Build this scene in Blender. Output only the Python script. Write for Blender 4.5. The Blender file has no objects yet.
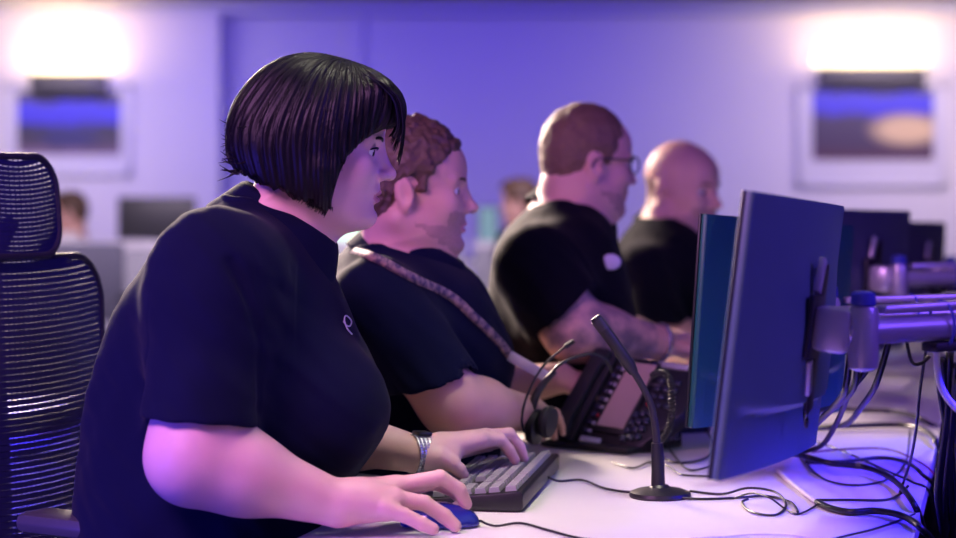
import bpy, bmesh, math, random
import numpy as np
from mathutils import Vector, Matrix
random.seed(7); rng = np.random.default_rng(7)
COL = bpy.context.scene.collection
PI = math.pi
FPX = 2125.0            # focal length in pixels (80 mm on a 36 mm wide sensor, 956 px)
EYE = 1.25              # camera height
def W(px, py, y):       # a point of the photograph at distance y metres
    return np.array([(px-478.0)/FPX*y, y, EYE-(py-180.0)/FPX*y])
def V(*a): return np.array(a, dtype=float)
def nrm(v): v = np.asarray(v, float); return v/np.linalg.norm(v)
# ------------------------------------------------------------------ desk frame
F0 = np.array([-0.205, 3.168]); UU = np.array([.2385, .9711]); VV = np.array([.9711, -.2385])
DH = 0.75
def D(u, v, h=0.0):
    p = F0+u*UU+v*VV
    return np.array([p[0], p[1], DH+h])
def deskpt(px, py, h=0.0):   # point of the photo lying at height h above the desk top
    y = (EYE-DH-h)*FPX/(py-180.0)
    return W(px, py, y)
# ------------------------------------------------------------------ materials
def mat(name, col, rough=.5, metal=0, noise=0, nscale=30, bump=0, bscale=200, spec=.5, sheen=0, emis=None, estr=0, trans=0, kind='NOISE', aniso=0, coat=0, col2=None, sss=0):
    m = bpy.data.materials.new(name); m.use_nodes = True
    nt = m.node_tree; b = nt.nodes['Principled BSDF']
    b.inputs['Base Color'].default_value = (*col, 1); b.inputs['Roughness'].default_value = rough
    b.inputs['Metallic'].default_value = metal; b.inputs['Specular IOR Level'].default_value = spec
    b.inputs['Sheen Weight'].default_value = sheen; b.inputs['Transmission Weight'].default_value = trans
    b.inputs['Coat Weight'].default_value = coat
    if sss:
        b.inputs['Subsurface Weight'].default_value = sss; b.inputs['Subsurface Radius'].default_value = (.9,.35,.2); b.inputs['Subsurface Scale'].default_value = .006
    if aniso: b.inputs['Anisotropic'].default_value = aniso
    if emis: b.inputs['Emission Color'].default_value = (*emis, 1); b.inputs['Emission Strength'].default_value = estr
    tc = nt.nodes.new('ShaderNodeTexCoord')
    if noise or col2:
        n = nt.nodes.new('ShaderNodeTexNoise'); n.inputs['Scale'].default_value = nscale; n.inputs['Detail'].default_value = 5
        nt.links.new(tc.outputs['Object'], n.inputs['Vector'])
        mx = nt.nodes.new('ShaderNodeMix'); mx.data_type = 'RGBA'
        c2 = col2 if col2 else tuple(max(0, c*(1-noise)) for c in col)
        mx.inputs['A'].default_value = (*col, 1); mx.inputs['B'].default_value = (*c2, 1)
        if col2:
            r = nt.nodes.new('ShaderNodeValToRGB'); r.color_ramp.elements[0].position = .5-.12; r.color_ramp.elements[1].position = .5+.12
            nt.links.new(n.outputs['Fac'], r.inputs['Fac']); nt.links.new(r.outputs['Color'], mx.inputs['Factor'])
        else: nt.links.new(n.outputs['Fac'], mx.inputs['Factor'])
        nt.links.new(mx.outputs['Result'], b.inputs['Base Color'])
    if bump:
        n2 = nt.nodes.new('ShaderNodeTexNoise' if kind == 'NOISE' else 'ShaderNodeTexWave')
        n2.inputs['Scale'].default_value = bscale
        nt.links.new(tc.outputs['Object'], n2.inputs['Vector'])
        bp = nt.nodes.new('ShaderNodeBump'); bp.inputs['Strength'].default_value = bump; bp.inputs['Distance'].default_value = .002
        nt.links.new(n2.outputs['Fac'], bp.inputs['Height']); nt.links.new(bp.outputs['Normal'], b.inputs['Normal'])
    return m
M = {}
M['skin'] = mat('skin', (.68,.42,.40), .5, noise=.14, nscale=25, bump=.12, bscale=300, spec=.4, sss=.12)
M['skin_m'] = mat('skin_ruddy', (.66,.38,.30), .5, noise=.16, nscale=20, bump=.12, bscale=250, spec=.4, sss=.12)
M['tattoo'] = mat('tattooed_skin', (.62,.37,.30), .5, nscale=22, col2=(.22,.15,.16), spec=.4)
M['lips'] = mat('lips', (.55,.22,.22), .4)
M['stubble'] = mat('stubble_skin', (.56,.325,.265), .7, noise=.5, nscale=260)
M['scalp'] = mat('scalp_stubble', (.36,.22,.18), .7, noise=.5, nscale=260)
M['nail'] = mat('nail', (.78,.5,.5), .25)
M['hair_dark'] = mat('hair_dark', (.004,.003,.006), .45, noise=.5, nscale=60, bump=.2, bscale=160, spec=.2)
M['hair_brown'] = mat('hair_brown', (.13,.07,.04), .55, noise=.6, nscale=70, bump=.6, bscale=160)
M['hair_sandy'] = mat('hair_sandy', (.22,.13,.07), .65, noise=.5, nscale=120, bump=.4, bscale=260)
M['white_eye'] = mat('eye_white', (.7,.66,.66), .15, noise=.05)
M['iris'] = mat('iris', (.03,.025,.03), .1, noise=.1)
M['navy'] = mat('navy_cotton', (.003,.0045,.026), .85, noise=.3, nscale=12, bump=.25, bscale=700, spec=.08, sheen=.03)
M['black_cotton'] = mat('black_cotton', (.0040,.0038,.009), .85, noise=.3, nscale=12, bump=.25, bscale=700, spec=.08, sheen=.03)
M['trouser'] = mat('trouser_cloth', (.015,.015,.02), .9, noise=.3, nscale=20)
M['white_cloth'] = mat('white_cloth', (.8,.78,.8), .8, noise=.1)
M['shoe'] = mat('shoe_leather', (.01,.01,.01), .3, noise=.2)
M['black'] = mat('black_plastic', (.012,.012,.015), .38, noise=.2, nscale=40, spec=.5)
M['blackm'] = mat('matt_black_plastic', (.014,.014,.018), .6, noise=.2, nscale=40, bump=.1, bscale=500)
M['graphite'] = mat('graphite_plastic', (.05,.05,.058), .42, noise=.1, nscale=40)
M['mon_back'] = mat('monitor_back_plastic', (.085,.17,.19), .5, noise=.1, nscale=25, bump=.08, bscale=600)
M['mon_grey'] = mat('monitor_back_grey_plastic', (.085,.10,.13), .5, noise=.1, nscale=25)
M['mon_teal'] = mat('monitor_back_teal_plastic', (.006,.085,.095), .45, noise=.1, nscale=25)
M['keycap'] = mat('keycap_plastic', (.30,.30,.31), .32, noise=.15, nscale=60)  # black keys made pale: the ceiling reflection is put into the colour
M['silver'] = mat('silver_paint', (.55,.55,.60), .32, metal=.5, noise=.06)
M['chrome'] = mat('chrome', (.75,.75,.78), .15, metal=1, noise=.05)
M['band'] = mat('steel_bracelet', (.75,.73,.78), .25, metal=.85, nscale=300, col2=(.25,.24,.3))
M['screen_dim'] = mat('phone_display', (.42,.30,.28), .25, noise=.1, emis=(.55,.35,.35), estr=.02)
M['screen_lit'] = mat('lit_screen_blue', (.02,.02,.03), .2, noise=.2, emis=(.35,.45,1), estr=.6)
M['screen_green'] = mat('lit_screen_pale_green', (.1,.1,.1), .3, noise=.1, emis=(.72,1,.80), estr=1.3)
M['screen_teal'] = mat('lit_screen_teal', (.1,.1,.1), .3, noise=.1, emis=(.30,.62,.75), estr=.45)
M['phonekey'] = mat('phone_key', (.04,.045,.08), .2, noise=.1, spec=.8)
M['redkey'] = mat('red_phone_key', (.6,.03,.05), .3, noise=.1)
M['label'] = mat('label_plate', (.6,.6,.65), .3, noise=.1)
M['desk'] = mat('desk_laminate', (.66,.64,.62), .42, noise=.12, nscale=6, bump=.03, bscale=90)
M['desk_edge'] = mat('desk_edge_band', (.6,.58,.6), .5, noise=.1)
M['metal_dark'] = mat('dark_steel', (.04,.04,.05), .4, metal=.6, noise=.1)
M['bluecap'] = mat('blue_plastic', (.06,.08,.45), .3, noise=.1)
M['mesh'] = mat('mesh_fabric', (.025,.025,.12), .75, spec=.15, noise=.3, nscale=80)
M['chairframe'] = mat('chair_frame_plastic', (.012,.012,.03), .65, noise=.2)
M['padgrey'] = mat('armrest_pad', (.05,.05,.06), .45, noise=.2)
M['floor'] = mat('carpet', (.045,.045,.055), .95, noise=.4, nscale=90, bump=.4, bscale=300)
M['wall'] = mat('wall_paint', (.62,.60,.64), .8, noise=.04, nscale=3)
M['ceiling'] = mat('ceiling_paint', (.55,.55,.58), .9, noise=.05, nscale=2)
M['panel'] = mat('divider_fabric', (.36,.36,.40), .9, noise=.15, nscale=60)
M['panelrail'] = mat('divider_rail', (.62,.60,.64), .5, noise=.05)
M['greychair'] = mat('grey_upholstery', (.16,.16,.21), .9, noise=.2)
M['frame_white'] = mat('white_frame', (.55,.54,.62), .4, noise=.05)
M['cable'] = mat('black_cable', (.008,.008,.01), .35, noise=.2)
M['cable_red'] = mat('red_cable', (.25,.03,.08), .4, noise=.2)
M['cable_white'] = mat('white_cable', (.75,.73,.75), .35, noise=.1)
M['paper'] = mat('paper', (.8,.78,.76), .7, noise=.05)
M['lanyard'] = mat('lanyard_ribbon', (.34,.22,.20), .7, nscale=90, col2=(.05,.03,.08))
M['warm_glass'] = mat('opal_glass', (.9,.88,.8), .4, noise=.03, emis=(1,.82,.50), estr=2.2)
M['mousecap'] = mat('mouse_shell', (.02,.03,.28), .18, noise=.1, coat=.5)  # dark shell, its blue reflection carried by the base colour
M['wheel'] = mat('mouse_wheel', (.75,.68,.5), .3, noise=.1)
# ------------------------------------------------------------------ object helpers
def link(name, me, parent=None, mats=None, smooth=True):
    o = bpy.data.objects.new(name, me); COL.objects.link(o)
    if mats is not None:
        for m in (mats if isinstance(mats, (list, tuple)) else [mats]): me.materials.append(m)
    if smooth and len(me.polygons): me.polygons.foreach_set('use_smooth', np.ones(len(me.polygons), bool))
    if parent: o.parent = parent; o.matrix_parent_inverse = Matrix.Translation(-Vector(parent.location)) if tuple(parent.rotation_euler) == (0,0,0) else parent_inv(parent)
    return o
def parent_inv(p):
    return (Matrix.Translation(p.location) @ p.rotation_euler.to_matrix().to_4x4()).inverted()
def empty(name, loc, label=None, cat=None, group=None):
    o = bpy.data.objects.new(name, None); COL.objects.link(o); o.location = Vector(loc); o.empty_display_size = .05
    return tag(o, label, cat, group)
def tag(o, label=None, cat=None, group=None, kind=None):
    if label: o['label'] = label
    if cat: o['category'] = cat
    if group: o['group'] = group
    if kind: o['kind'] = kind
    return o
def pydata(name, vs, fs, parent=None, mats=None, smooth=True, mi=None):
    me = bpy.data.meshes.new(name)
    me.from_pydata([tuple(map(float, v)) for v in vs], [], [tuple(map(int, f)) for f in fs]); me.update()
    if mi is not None: 
        o = link(name, me, parent, mats, smooth); me.polygons.foreach_set('material_index', np.array(mi, np.int32)); return o
    return link(name, me, parent, mats, smooth)
class B:
    """collects shapes for ONE mesh object, coordinates in world space"""
    def __init__(s): s.v = []; s.f = []; s.m = []
    def add(s, vs, fs, mi=0):
        n = len(s.v); s.v += [np.asarray(v, float) for v in vs]; s.f += [tuple(i+n for i in f) for f in fs]; s.m += [mi]*len(fs); return s
    def box(s, c, size, R=None, bev=0.0, mi=0):
        R = np.eye(3) if R is None else np.asarray(R, float); c = np.asarray(c, float)
        bm = bmesh.new(); bmesh.ops.create_cube(bm, size=1)
        for v in bm.verts: v.co = Vector((v.co.x*size[0], v.co.y*size[1], v.co.z*size[2]))
        if bev: bmesh.ops.bevel(bm, geom=bm.edges[:], offset=min(bev, min(size)*.45), segments=2, profile=.5, affect='EDGES')
        bm.verts.index_update()
        s.add([c+R@np.array(v.co) for v in bm.verts], [[v.index for v in f.verts] for f in bm.faces], mi); bm.free(); return s
    def prism(s, poly, c, R, t, bev=0.0, mi=0):
        """polygon (x,y) extruded t along local z"""
        bm = bmesh.new(); vs = [bm.verts.new((x, y, 0)) for x, y in poly]; f = bm.faces.new(vs)
        r = bmesh.ops.extrude_face_region(bm, geom=[f])
        for g in r['geom']:
            if isinstance(g, bmesh.types.BMVert): g.co.z += t
        bmesh.ops.recalc_face_normals(bm, faces=bm.faces)
        if bev: bmesh.ops.bevel(bm, geom=bm.edges[:], offset=bev, segments=2, profile=.5, affect='EDGES')
        bm.verts.index_update(); R = np.asarray(R, float)
        s.add([np.asarray(c)+R@np.array(v.co) for v in bm.verts], [[v.index for v in f.verts] for f in bm.faces], mi); bm.free(); return s
    def tube(s, pts, r, n=10, caps=True, mi=0, sub=0):
        P = [np.asarray(p, float) for p in pts]
        rr = list(r) if isinstance(r, (list, tuple, np.ndarray)) else [r]*len(P)
        if sub: P, rr = spline(P, rr, sub)
        up = None; rings = []
        for i, p in enumerate(P):
            t = nrm(P[min(i+1, len(P)-1)]-P[max(i-1, 0)])
            if up is None:
                a = np.array([0,0,1.]) if abs(t[2]) < .9 else np.array([1.,0,0]); up = nrm(a-t*a.dot(t))
            else: up = nrm(up-t*up.dot(t))
            sd = np.cross(t, up)
            rings.append([p+rr[i]*(math.cos(q)*up+math.sin(q)*sd) for q in [2*PI*k/n for k in range(n)]])
        vs = [v for R_ in rings for v in R_]; fs = []
        for i in range(len(P)-1):
            for k in range(n): fs.append((i*n+k, i*n+(k+1)%n, (i+1)*n+(k+1)%n, (i+1)*n+k))
        if caps: fs.append(tuple(range(n-1, -1, -1))); fs.append(tuple((len(P)-1)*n+k for k in range(n)))
        return s.add(vs, fs, mi)
    def lathe(s, prof, c, R=None, n=28, mi=0):
        """prof: (radius, height) along local z"""
        R = np.eye(3) if R is None else np.asarray(R, float); c = np.asarray(c, float); vs = []; fs = []
        for r, h in prof:
            for k in range(n): q = 2*PI*k/n; vs.append(c+R@np.array([max(r, 1e-5)*math.cos(q), max(r, 1e-5)*math.sin(q), h]))
        for i in range(len(prof)-1):
            for k in range(n): fs.append((i*n+k, i*n+(k+1)%n, (i+1)*n+(k+1)%n, (i+1)*n+k))
        fs.append(tuple(range(n-1, -1, -1))); fs.append(tuple((len(prof)-1)*n+k for k in range(n)))
        return s.add(vs, fs, mi)
    def ball(s, c, rad, R=None, n=16, mi=0):
        R = np.eye(3) if R is None else np.asarray(R, float)
        rx, ry, rz = (rad,)*3 if not hasattr(rad, '__len__') else rad
        prof = [(math.sin(PI*i/n), -math.cos(PI*i/n)) for i in range(n+1)]; vs = []; fs = []; m = n*2
        for a, b in prof:
            for k in range(m): q = 2*PI*k/m; vs.append(np.asarray(c)+R@np.array([a*math.cos(q)*rx, a*math.sin(q)*ry, b*rz]))
        for i in range(n):
            for k in range(m): fs.append((i*m+k, i*m+(k+1)%m, (i+1)*m+(k+1)%m, (i+1)*m+k))
        return s.add(vs, fs, mi)
    def build(s, name, mats, parent=None, smooth=True, angle=35):
        o = pydata(name, s.v, s.f, parent, mats, smooth, s.m)
        if smooth and angle: 
            bm = bmesh.new(); bm.from_mesh(o.data)
            bmesh.ops.remove_doubles(bm, verts=bm.verts, dist=2e-6)
            for e in bm.edges:
                if len(e.link_faces) == 2 and e.calc_face_angle(0) > math.radians(angle): e.smooth = False
            bm.to_mesh(o.data); bm.free()
        return o
def spline(P, rr, sub):
    P = [np.asarray(p, float) for p in P]; Q = []; R2 = []
    for i in range(len(P)-1):
        p0 = P[max(i-1, 0)]; p1 = P[i]; p2 = P[i+1]; p3 = P[min(i+2, len(P)-1)]
        for j in range(sub):
            t = j/sub
            Q.append(.5*((2*p1)+(-p0+p2)*t+(2*p0-5*p1+4*p2-p3)*t*t+(-p0+3*p1-3*p2+p3)*t**3)); R2.append(rr[i]*(1-t)+rr[i+1]*t)
    Q.append(P[-1]); R2.append(rr[-1]); return Q, R2
def Rz(a): c, s = math.cos(a), math.sin(a); return np.array([[c,-s,0],[s,c,0],[0,0,1.]])
def Rx(a): c, s = math.cos(a), math.sin(a); return np.array([[1.,0,0],[0,c,-s],[0,s,c]])
def Ry(a): c, s = math.cos(a), math.sin(a); return np.array([[c,0,s],[0,1.,0],[-s,0,c]])
def frame(x, up=(0,0,1)):
    """columns: x axis, y axis, z axis with z near up"""
    x = nrm(x); z = nrm(np.asarray(up, float)-x*np.dot(up, x)); y = np.cross(z, x); return np.stack([x, y, z], 1)
RD = np.stack([[UU[0],UU[1],0],[VV[0],VV[1],0],[0,0,-1.]], 1)   # helper, unused axes
RDESK = np.stack([[VV[0],VV[1],0],[-VV[1],VV[0],0],[0,0,1.]], 1)   # x = across the desk (away from the people), y = along the row
# ------------------------------------------------------------------ implicit surfaces
class Pr:
    def __init__(s, lo, hi, fn): s.lo = np.asarray(lo, float); s.hi = np.asarray(hi, float); s.fn = fn
def cone(a, b, ra, rb=None):
    rb = ra if rb is None else rb; a = np.asarray(a, float); b = np.asarray(b, float); d = b-a; L2 = max(d.dot(d), 1e-12); m = max(ra, rb)
    def fn(x, y, z):
        t = np.clip(((x-a[0])*d[0]+(y-a[1])*d[1]+(z-a[2])*d[2])/L2, 0, 1)
        return np.sqrt((x-a[0]-t*d[0])**2+(y-a[1]-t*d[1])**2+(z-a[2]-t*d[2])**2)-(ra+(rb-ra)*t)
    return Pr(np.minimum(a, b)-m, np.maximum(a, b)+m, fn)
def ell(c, r, R=None):
    c = np.asarray(c, float); r = np.asarray(r, float) if hasattr(r, '__len__') else np.array([r]*3, float)
    m = max(r) if R is not None else r
    def fn(x, y, z):
        X, Y, Z = x-c[0], y-c[1], z-c[2]
        if R is not None: X, Y, Z = (R[0,0]*X+R[1,0]*Y+R[2,0]*Z, R[0,1]*X+R[1,1]*Y+R[2,1]*Z, R[0,2]*X+R[1,2]*Y+R[2,2]*Z)
        k0 = np.sqrt((X/r[0])**2+(Y/r[1])**2+(Z/r[2])**2); k1 = np.sqrt((X/r[0]**2)**2+(Y/r[1]**2)**2+(Z/r[2]**2)**2)
        return k0*(k0-1)/np.maximum(k1, 1e-6)
    return Pr(c-m, c+m, fn)
def loft(rows, off=0.0, p=2.3):
    """rows: (height, xback, xfront, ycentre, halfwidth)"""
    rows = sorted(rows); A = np.array(rows, float)
    hs = np.linspace(A[0,0], A[-1,0], 200)
    sm = []
    for c in range(1, 5):
        v = np.interp(hs, A[:,0], A[:,c]); k = np.ones(17)/17; v = np.convolve(np.pad(v, 8, 'edge'), k, 'valid'); sm.append(v)
    def fn(x, y, z):
        zz = np.clip(z, hs[0], hs[-1])
        xb, xf, yc, hw = [np.interp(zz, hs, s_) for s_ in sm]
        a = (xf-xb)/2+off; b = hw+off; cx = (xf+xb)/2
        q = (np.abs((x-cx)/a)**p+np.abs((y-yc)/b)**p)**(1/p)
        d = (q-1)*np.minimum(a, b)
        return np.maximum(d, np.maximum(hs[0]-off-z, z-hs[-1]-off)) 
    return Pr([A[:,1].min()-off, (A[:,3]-A[:,4]).min()-off, hs[0]-off], [A[:,2].max()+off, (A[:,3]+A[:,4]).max()+off, hs[-1]+off], fn)
def half(n, p0, lo, hi):        # half-space: inside where n.(x-p0)<0
    n = nrm(n)
    return Pr(lo, hi, lambda x, y, z: (x-p0[0])*n[0]+(y-p0[1])*n[1]+(z-p0[2])*n[2])
def grp(ops): 
    lo = np.min([o[2].lo for o in ops if o[0] == 'u'], 0); hi = np.max([o[2].hi for o in ops if o[0] == 'u'], 0)
    return Pr(lo, hi, lambda x, y, z: evalops(ops, x, y, z))
def xf(pr, o, R, s=1.0):
    o = np.asarray(o, float)
    cs = np.array([[(pr.lo, pr.hi)[i][0], (pr.lo, pr.hi)[j][1], (pr.lo, pr.hi)[k][2]] for i in (0,1) for j in (0,1) for k in (0,1)])
    cw = o+s*(cs@R.T)
    def fn(x, y, z):
        X, Y, Z = (x-o[0])/s, (y-o[1])/s, (z-o[2])/s
        return s*pr.fn(R[0,0]*X+R[1,0]*Y+R[2,0]*Z, R[0,1]*X+R[1,1]*Y+R[2,1]*Z, R[0,2]*X+R[1,2]*Y+R[2,2]*Z)
    return Pr(cw.min(0), cw.max(0), fn)
def apply_op(Fs, op, k, d):
    if op == 'u':
        if k > 0: h = np.maximum(k-np.abs(Fs-d), 0)/k; return np.minimum(Fs, d)-h*h*k*.25
        return np.minimum(Fs, d)
    nd = -d if op == 's' else d
    if k > 0: h = np.maximum(k-np.abs(Fs-nd), 0)/k; return np.maximum(Fs, nd)+h*h*k*.25
    return np.maximum(Fs, nd)
BIG = .12
def evalops(ops, x, y, z):
    """x (n,1,1) y (1,m,1) z (1,1,l) or full arrays"""
    if x.ndim == 3 and x.shape[1] == 1 and y.shape[0] == 1 and (x.size*y.size*z.size > 0) and y.shape[2] == 1:
        xs, ys, zs = x[:,0,0], y[0,:,0], z[0,0,:]
        F = np.full((len(xs), len(ys), len(zs)), BIG, np.float32)
        for op, k, pr in ops:
            mg = k+.025
            if op == 'i': F[:] = apply_op(F, op, k, pr.fn(x, y, z)); continue
            i0, i1 = np.searchsorted(xs, [pr.lo[0]-mg, pr.hi[0]+mg]); j0, j1 = np.searchsorted(ys, [pr.lo[1]-mg, pr.hi[1]+mg]); k0, k1 = np.searchsorted(zs, [pr.lo[2]-mg, pr.hi[2]+mg])
            if i0 >= i1 or j0 >= j1 or k0 >= k1: continue
            d = pr.fn(x[i0:i1], y[:, j0:j1], z[:, :, k0:k1])
            F[i0:i1, j0:j1, k0:k1] = apply_op(F[i0:i1, j0:j1, k0:k1], op, k, d.astype(np.float32))
        return F
    F = np.full(np.broadcast_shapes(x.shape, y.shape, z.shape), BIG, np.float32)
    for op, k, pr in ops: F = apply_op(F, op, k, pr.fn(x, y, z))
    return F
def implicit(ops, h, warp=None, zmin=None, pad=.012):
    lo = np.min([o[2].lo for o in ops if o[0] == 'u'], 0)-pad; hi = np.max([o[2].hi for o in ops if o[0] == 'u'], 0)+pad
    if zmin is not None: lo[2] = zmin
    n = np.ceil((hi-lo)/h).astype(int)+1
    xs, ys, zs = [(lo[i]+h*np.arange(n[i])).astype(np.float32) for i in range(3)]
    F = evalops(ops, xs[:,None,None], ys[None,:,None], zs[None,None,:])
    if warp is not None:
        i, j, k = np.nonzero(np.abs(F) < .016); F[i, j, k] += warp(xs[i], ys[j], zs[k]).astype(np.float32)
    F[0] = np.maximum(F[0], .001); F[-1] = np.maximum(F[-1], .001); F[:,0] = np.maximum(F[:,0], .001); F[:,-1] = np.maximum(F[:,-1], .001); F[:,:,0] = np.maximum(F[:,:,0], .001); F[:,:,-1] = np.maximum(F[:,:,-1], .001)
    S = F < 0
    c = S[:-1,:-1,:-1].astype(np.int8)
    for a in (0,1):
        for b in (0,1):
            for d in (0,1):
                if a+b+d: c += S[a:S.shape[0]-1+a, b:S.shape[1]-1+b, d:S.shape[2]-1+d]
    act = (c > 0) & (c < 8); I = np.stack(np.nonzero(act), 1); N = len(I)
    ids = np.full(act.shape, -1, np.int32); ids[act] = np.arange(N)
    acc = np.zeros((N, 3)); cnt = np.zeros(N)
    corners = [(a, b, d) for a in (0,1) for b in (0,1) for d in (0,1)]
    fv = {q: F[I[:,0]+q[0], I[:,1]+q[1], I[:,2]+q[2]].astype(float) for q in corners}
    for q in corners:
        for ax in range(3):
            if q[ax] == 0:
                r = list(q); r[ax] = 1; r = tuple(r); f0, f1 = fv[q], fv[r]; m = (f0 < 0) != (f1 < 0)
                t = np.where(m, f0/np.where(m, f0-f1, 1), 0); pt = np.zeros((N, 3)); pt += q; pt[:, ax] += t
                acc[m] += pt[m]; cnt += m
    Vt = lo+h*(I+acc/np.maximum(cnt, 1)[:, None])
    Q = []
    for ax in range(3):
        s0 = [slice(None)]*3; s1 = [slice(None)]*3; s0[ax] = slice(0, -1); s1[ax] = slice(1, None)
        a_, b_ = S[tuple(s0)], S[tuple(s1)]; E = np.stack(np.nonzero(a_ != b_), 1)
        o1, o2 = [(1,2),(2,0),(0,1)][ax]
        ok = (E[:,o1] > 0) & (E[:,o2] > 0) & (E[:,o1] < act.shape[o1]) & (E[:,o2] < act.shape[o2]); E = E[ok]
        ins = a_[E[:,0], E[:,1], E[:,2]]
        def cell(d1, d2):
            G = E.copy(); G[:,o1] -= d1; G[:,o2] -= d2; return ids[G[:,0], G[:,1], G[:,2]]
        q4 = np.stack([cell(1,1), cell(0,1), cell(0,0), cell(1,0)], 1)
        q4[~ins] = q4[~ins][:, ::-1]; Q.append(q4)
    Q = np.concatenate(Q); Q = Q[(Q >= 0).all(1)]
    return Vt, Q
def relax(Vt, Q, it, lam=.5, mask=None):
    for _ in range(it):
        s = np.zeros_like(Vt); c = np.zeros(len(Vt))
        for a, b in ((0,1),(1,2),(2,3),(3,0)):
            for i, j in ((a,b),(b,a)):
                for d in range(3): s[:, d] += np.bincount(Q[:,i], weights=Vt[Q[:,j], d], minlength=len(Vt))
                c += np.bincount(Q[:,i], minlength=len(Vt))
        nv = Vt+lam*(s/np.maximum(c, 1)[:,None]-Vt); Vt = nv if mask is None else np.where(mask[:,None], nv, Vt)
    return Vt
def qmesh(name, Vt, Q, parent=None, mats=None, mi=None):
    me = bpy.data.meshes.new(name); me.vertices.add(len(Vt)); me.vertices.foreach_set('co', Vt.astype(np.float32).ravel())
    me.loops.add(len(Q)*4); me.loops.foreach_set('vertex_index', Q.astype(np.int32).ravel())
    me.polygons.add(len(Q)); me.polygons.foreach_set('loop_start', np.arange(0, len(Q)*4, 4, dtype=np.int32))
    try: me.polygons.foreach_set('loop_total', np.full(len(Q), 4, np.int32))
    except Exception: pass
    me.update(calc_edges=True); me.validate()
    o = link(name, me, parent, mats)
    if mi is not None: me.polygons.foreach_set('material_index', mi.astype(np.int32))
    return o
def wobble(x, y, z, sc, seed=0):
    a = 1.3+seed
    return (np.sin(x*sc*1.0+2.1*np.sin(y*sc*.7+a)+a)+np.sin(y*sc*1.1+1.9*np.sin(z*sc*.8+2*a)+a*3)+np.sin(z*sc*.9+2.3*np.sin(x*sc*.6+a*2)+a*5))/3
# ------------------------------------------------------------------ heads
def head_ops(full=1.0, lidcut=True, fat=0.0):
    H = []
    u = lambda k, p: H.append(('u', k, p)); s_ = lambda k, p: H.append(('s', k, p))
    u(0, ell((-.004,0,.036), (.090,.077,.087)))
    u(.03, ell((.036,0,-.022), (.059,.060,.088)))
    u(.025, ell((.034,0,.044), (.062,.060,.050)))
    u(.03, ell((.022,0,-.058), (.056,.058+fat*.4,.046)))
    for s in (-1, 1):
        u(.025, cone((-.018,s*(.052+fat*.5),-.050), (.064,s*.018,-.094), .020+fat*.3, .017))
        u(.02, ell((.058,s*.036,-.026), (.028+fat*.2,.024+fat*.3,.028)))
        u(.012, cone((.0845,s*.012,.019), (.074,s*.045,.018), .0090, .009))
    u(.02, ell((.079,0,-.096), (.018,.020,.016)))
    for s in (-1, 1): s_(.014, ell((.095,s*.033,.001), (.013,.019,.0115)))
    # eyelids around the eye, opened by a slit
    for s in (-1, 1):
        u(.006, ell((.0745,s*.032,.000), .0148))
        if lidcut: s_(.0015, ell((.0885,s*.034,-.0005), (.0160,.0175,.0050)))
    u(.012, cone((.090,0,.012), (.1085,0,-.028), .0068, .0095))
    u(.006, ell((.110,0,-.030), (.0112,.0105,.0100)))
    for s in (-1, 1): u(.006, ell((.0985,s*.0125,-.034), (.0105,.0070,.0075)))
    for s in (-1, 1): s_(.002, ell((.105,s*.0065,-.0415), (.006,.0034,.0035)))
    u(.010, ell((.087,0,-.056), (.0125,.022,.014)))
    s_(.004, cone((.100,-.002,-.047), (.100,.002,-.054), .0020))
    u(.003, ell((.0930,0,-.0585), (.0088,.0200,.0052)))
    u(.003, ell((.0915,0,-.0705), (.0088,.0180,.0062)))
    s_(.002, ell((.1010,0,-.0645), (.0085,.0230,.0014)))
    s_(.008, ell((.0990,0,-.081), (.006,.018,.0045)))
    for s in (-1, 1):
        R = Rz(s*.35)@Ry(-.22)
        e = grp([('u', 0, ell((-.010,s*.080,-.006), (.0185,.0065,.031), R)), ('u', .004, ell((-.007,s*.0785,-.031), (.009,.006,.011), R)),
                 ('s', .003, ell((-.006,s*.0885,-.006), (.0105,.0070,.0185), R)), ('s', .003, ell((-.010,s*.0875,.012), (.0095,.0040,.0095), R))])
        u(.006, e)
    return H
def hand_generic(wr, fwd, up, curl=.35, thumbside=1, s=1.0, rad=.0092):
    """ops for a relaxed hand; local x along the hand, z out of the back, thumb towards +y*thumbside"""
    R = frame(fwd, up); P = lambda x, y, z=0: np.asarray(wr)+R@(np.array([x, y*thumbside, z])*s)
    ops = []; K = [(.088,.030), (.093,.010), (.088,-.011), (.078,-.029)]; L = [(.043,.026,.019), (.048,.029,.020), (.044,.027,.020), (.034,.020,.017)]
    pal = [('u', .012, cone(P(0,y*.55,0), P(x,y,.002), .0165*s, .0115*s)) for x, y in K]
    ops.append(('u', .012, grp(pal)))
    for i, ((x, y), l) in enumerate(zip(K, L)):
        a = curl*.6; p = np.array([x, y, .002]); r = rad*(1.03-.07*i if i != 1 else 1.0); fo = []
        for j in range(3):
            q = p+l[j]*np.array([math.cos(a), .05*(1.5-i)*math.cos(a), -math.sin(a)]); fo.append(('u', .003, cone(P(*p), P(*q), r*s*(1-.07*j), r*s*(.95-.07*j)))); p = q; a += curl*(.9, .8, 0)[j]
        ops.append(('u', .004, grp(fo)))
    t = [(.012,.020,-.006), (.045,.047,-.014), (.074,.056,-.020), (.096,.058,-.026)]; rr = [.016,.0125,.0105,.009]
    for j in range(3): ops.append(('u', .008, cone(P(*t[j]), P(*t[j+1]), rr[j]*s, rr[j+1]*s)))
    return ops
def fingers(chains, k=.003, kr=.006):
    ops = []
    for ch in chains:
        fo = [('u', k, cone(a[0], b[0], a[1], b[1])) for a, b in zip(ch[:-1], ch[1:])]
        ops.append(('u', kr, grp(fo)))
    return ops
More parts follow.
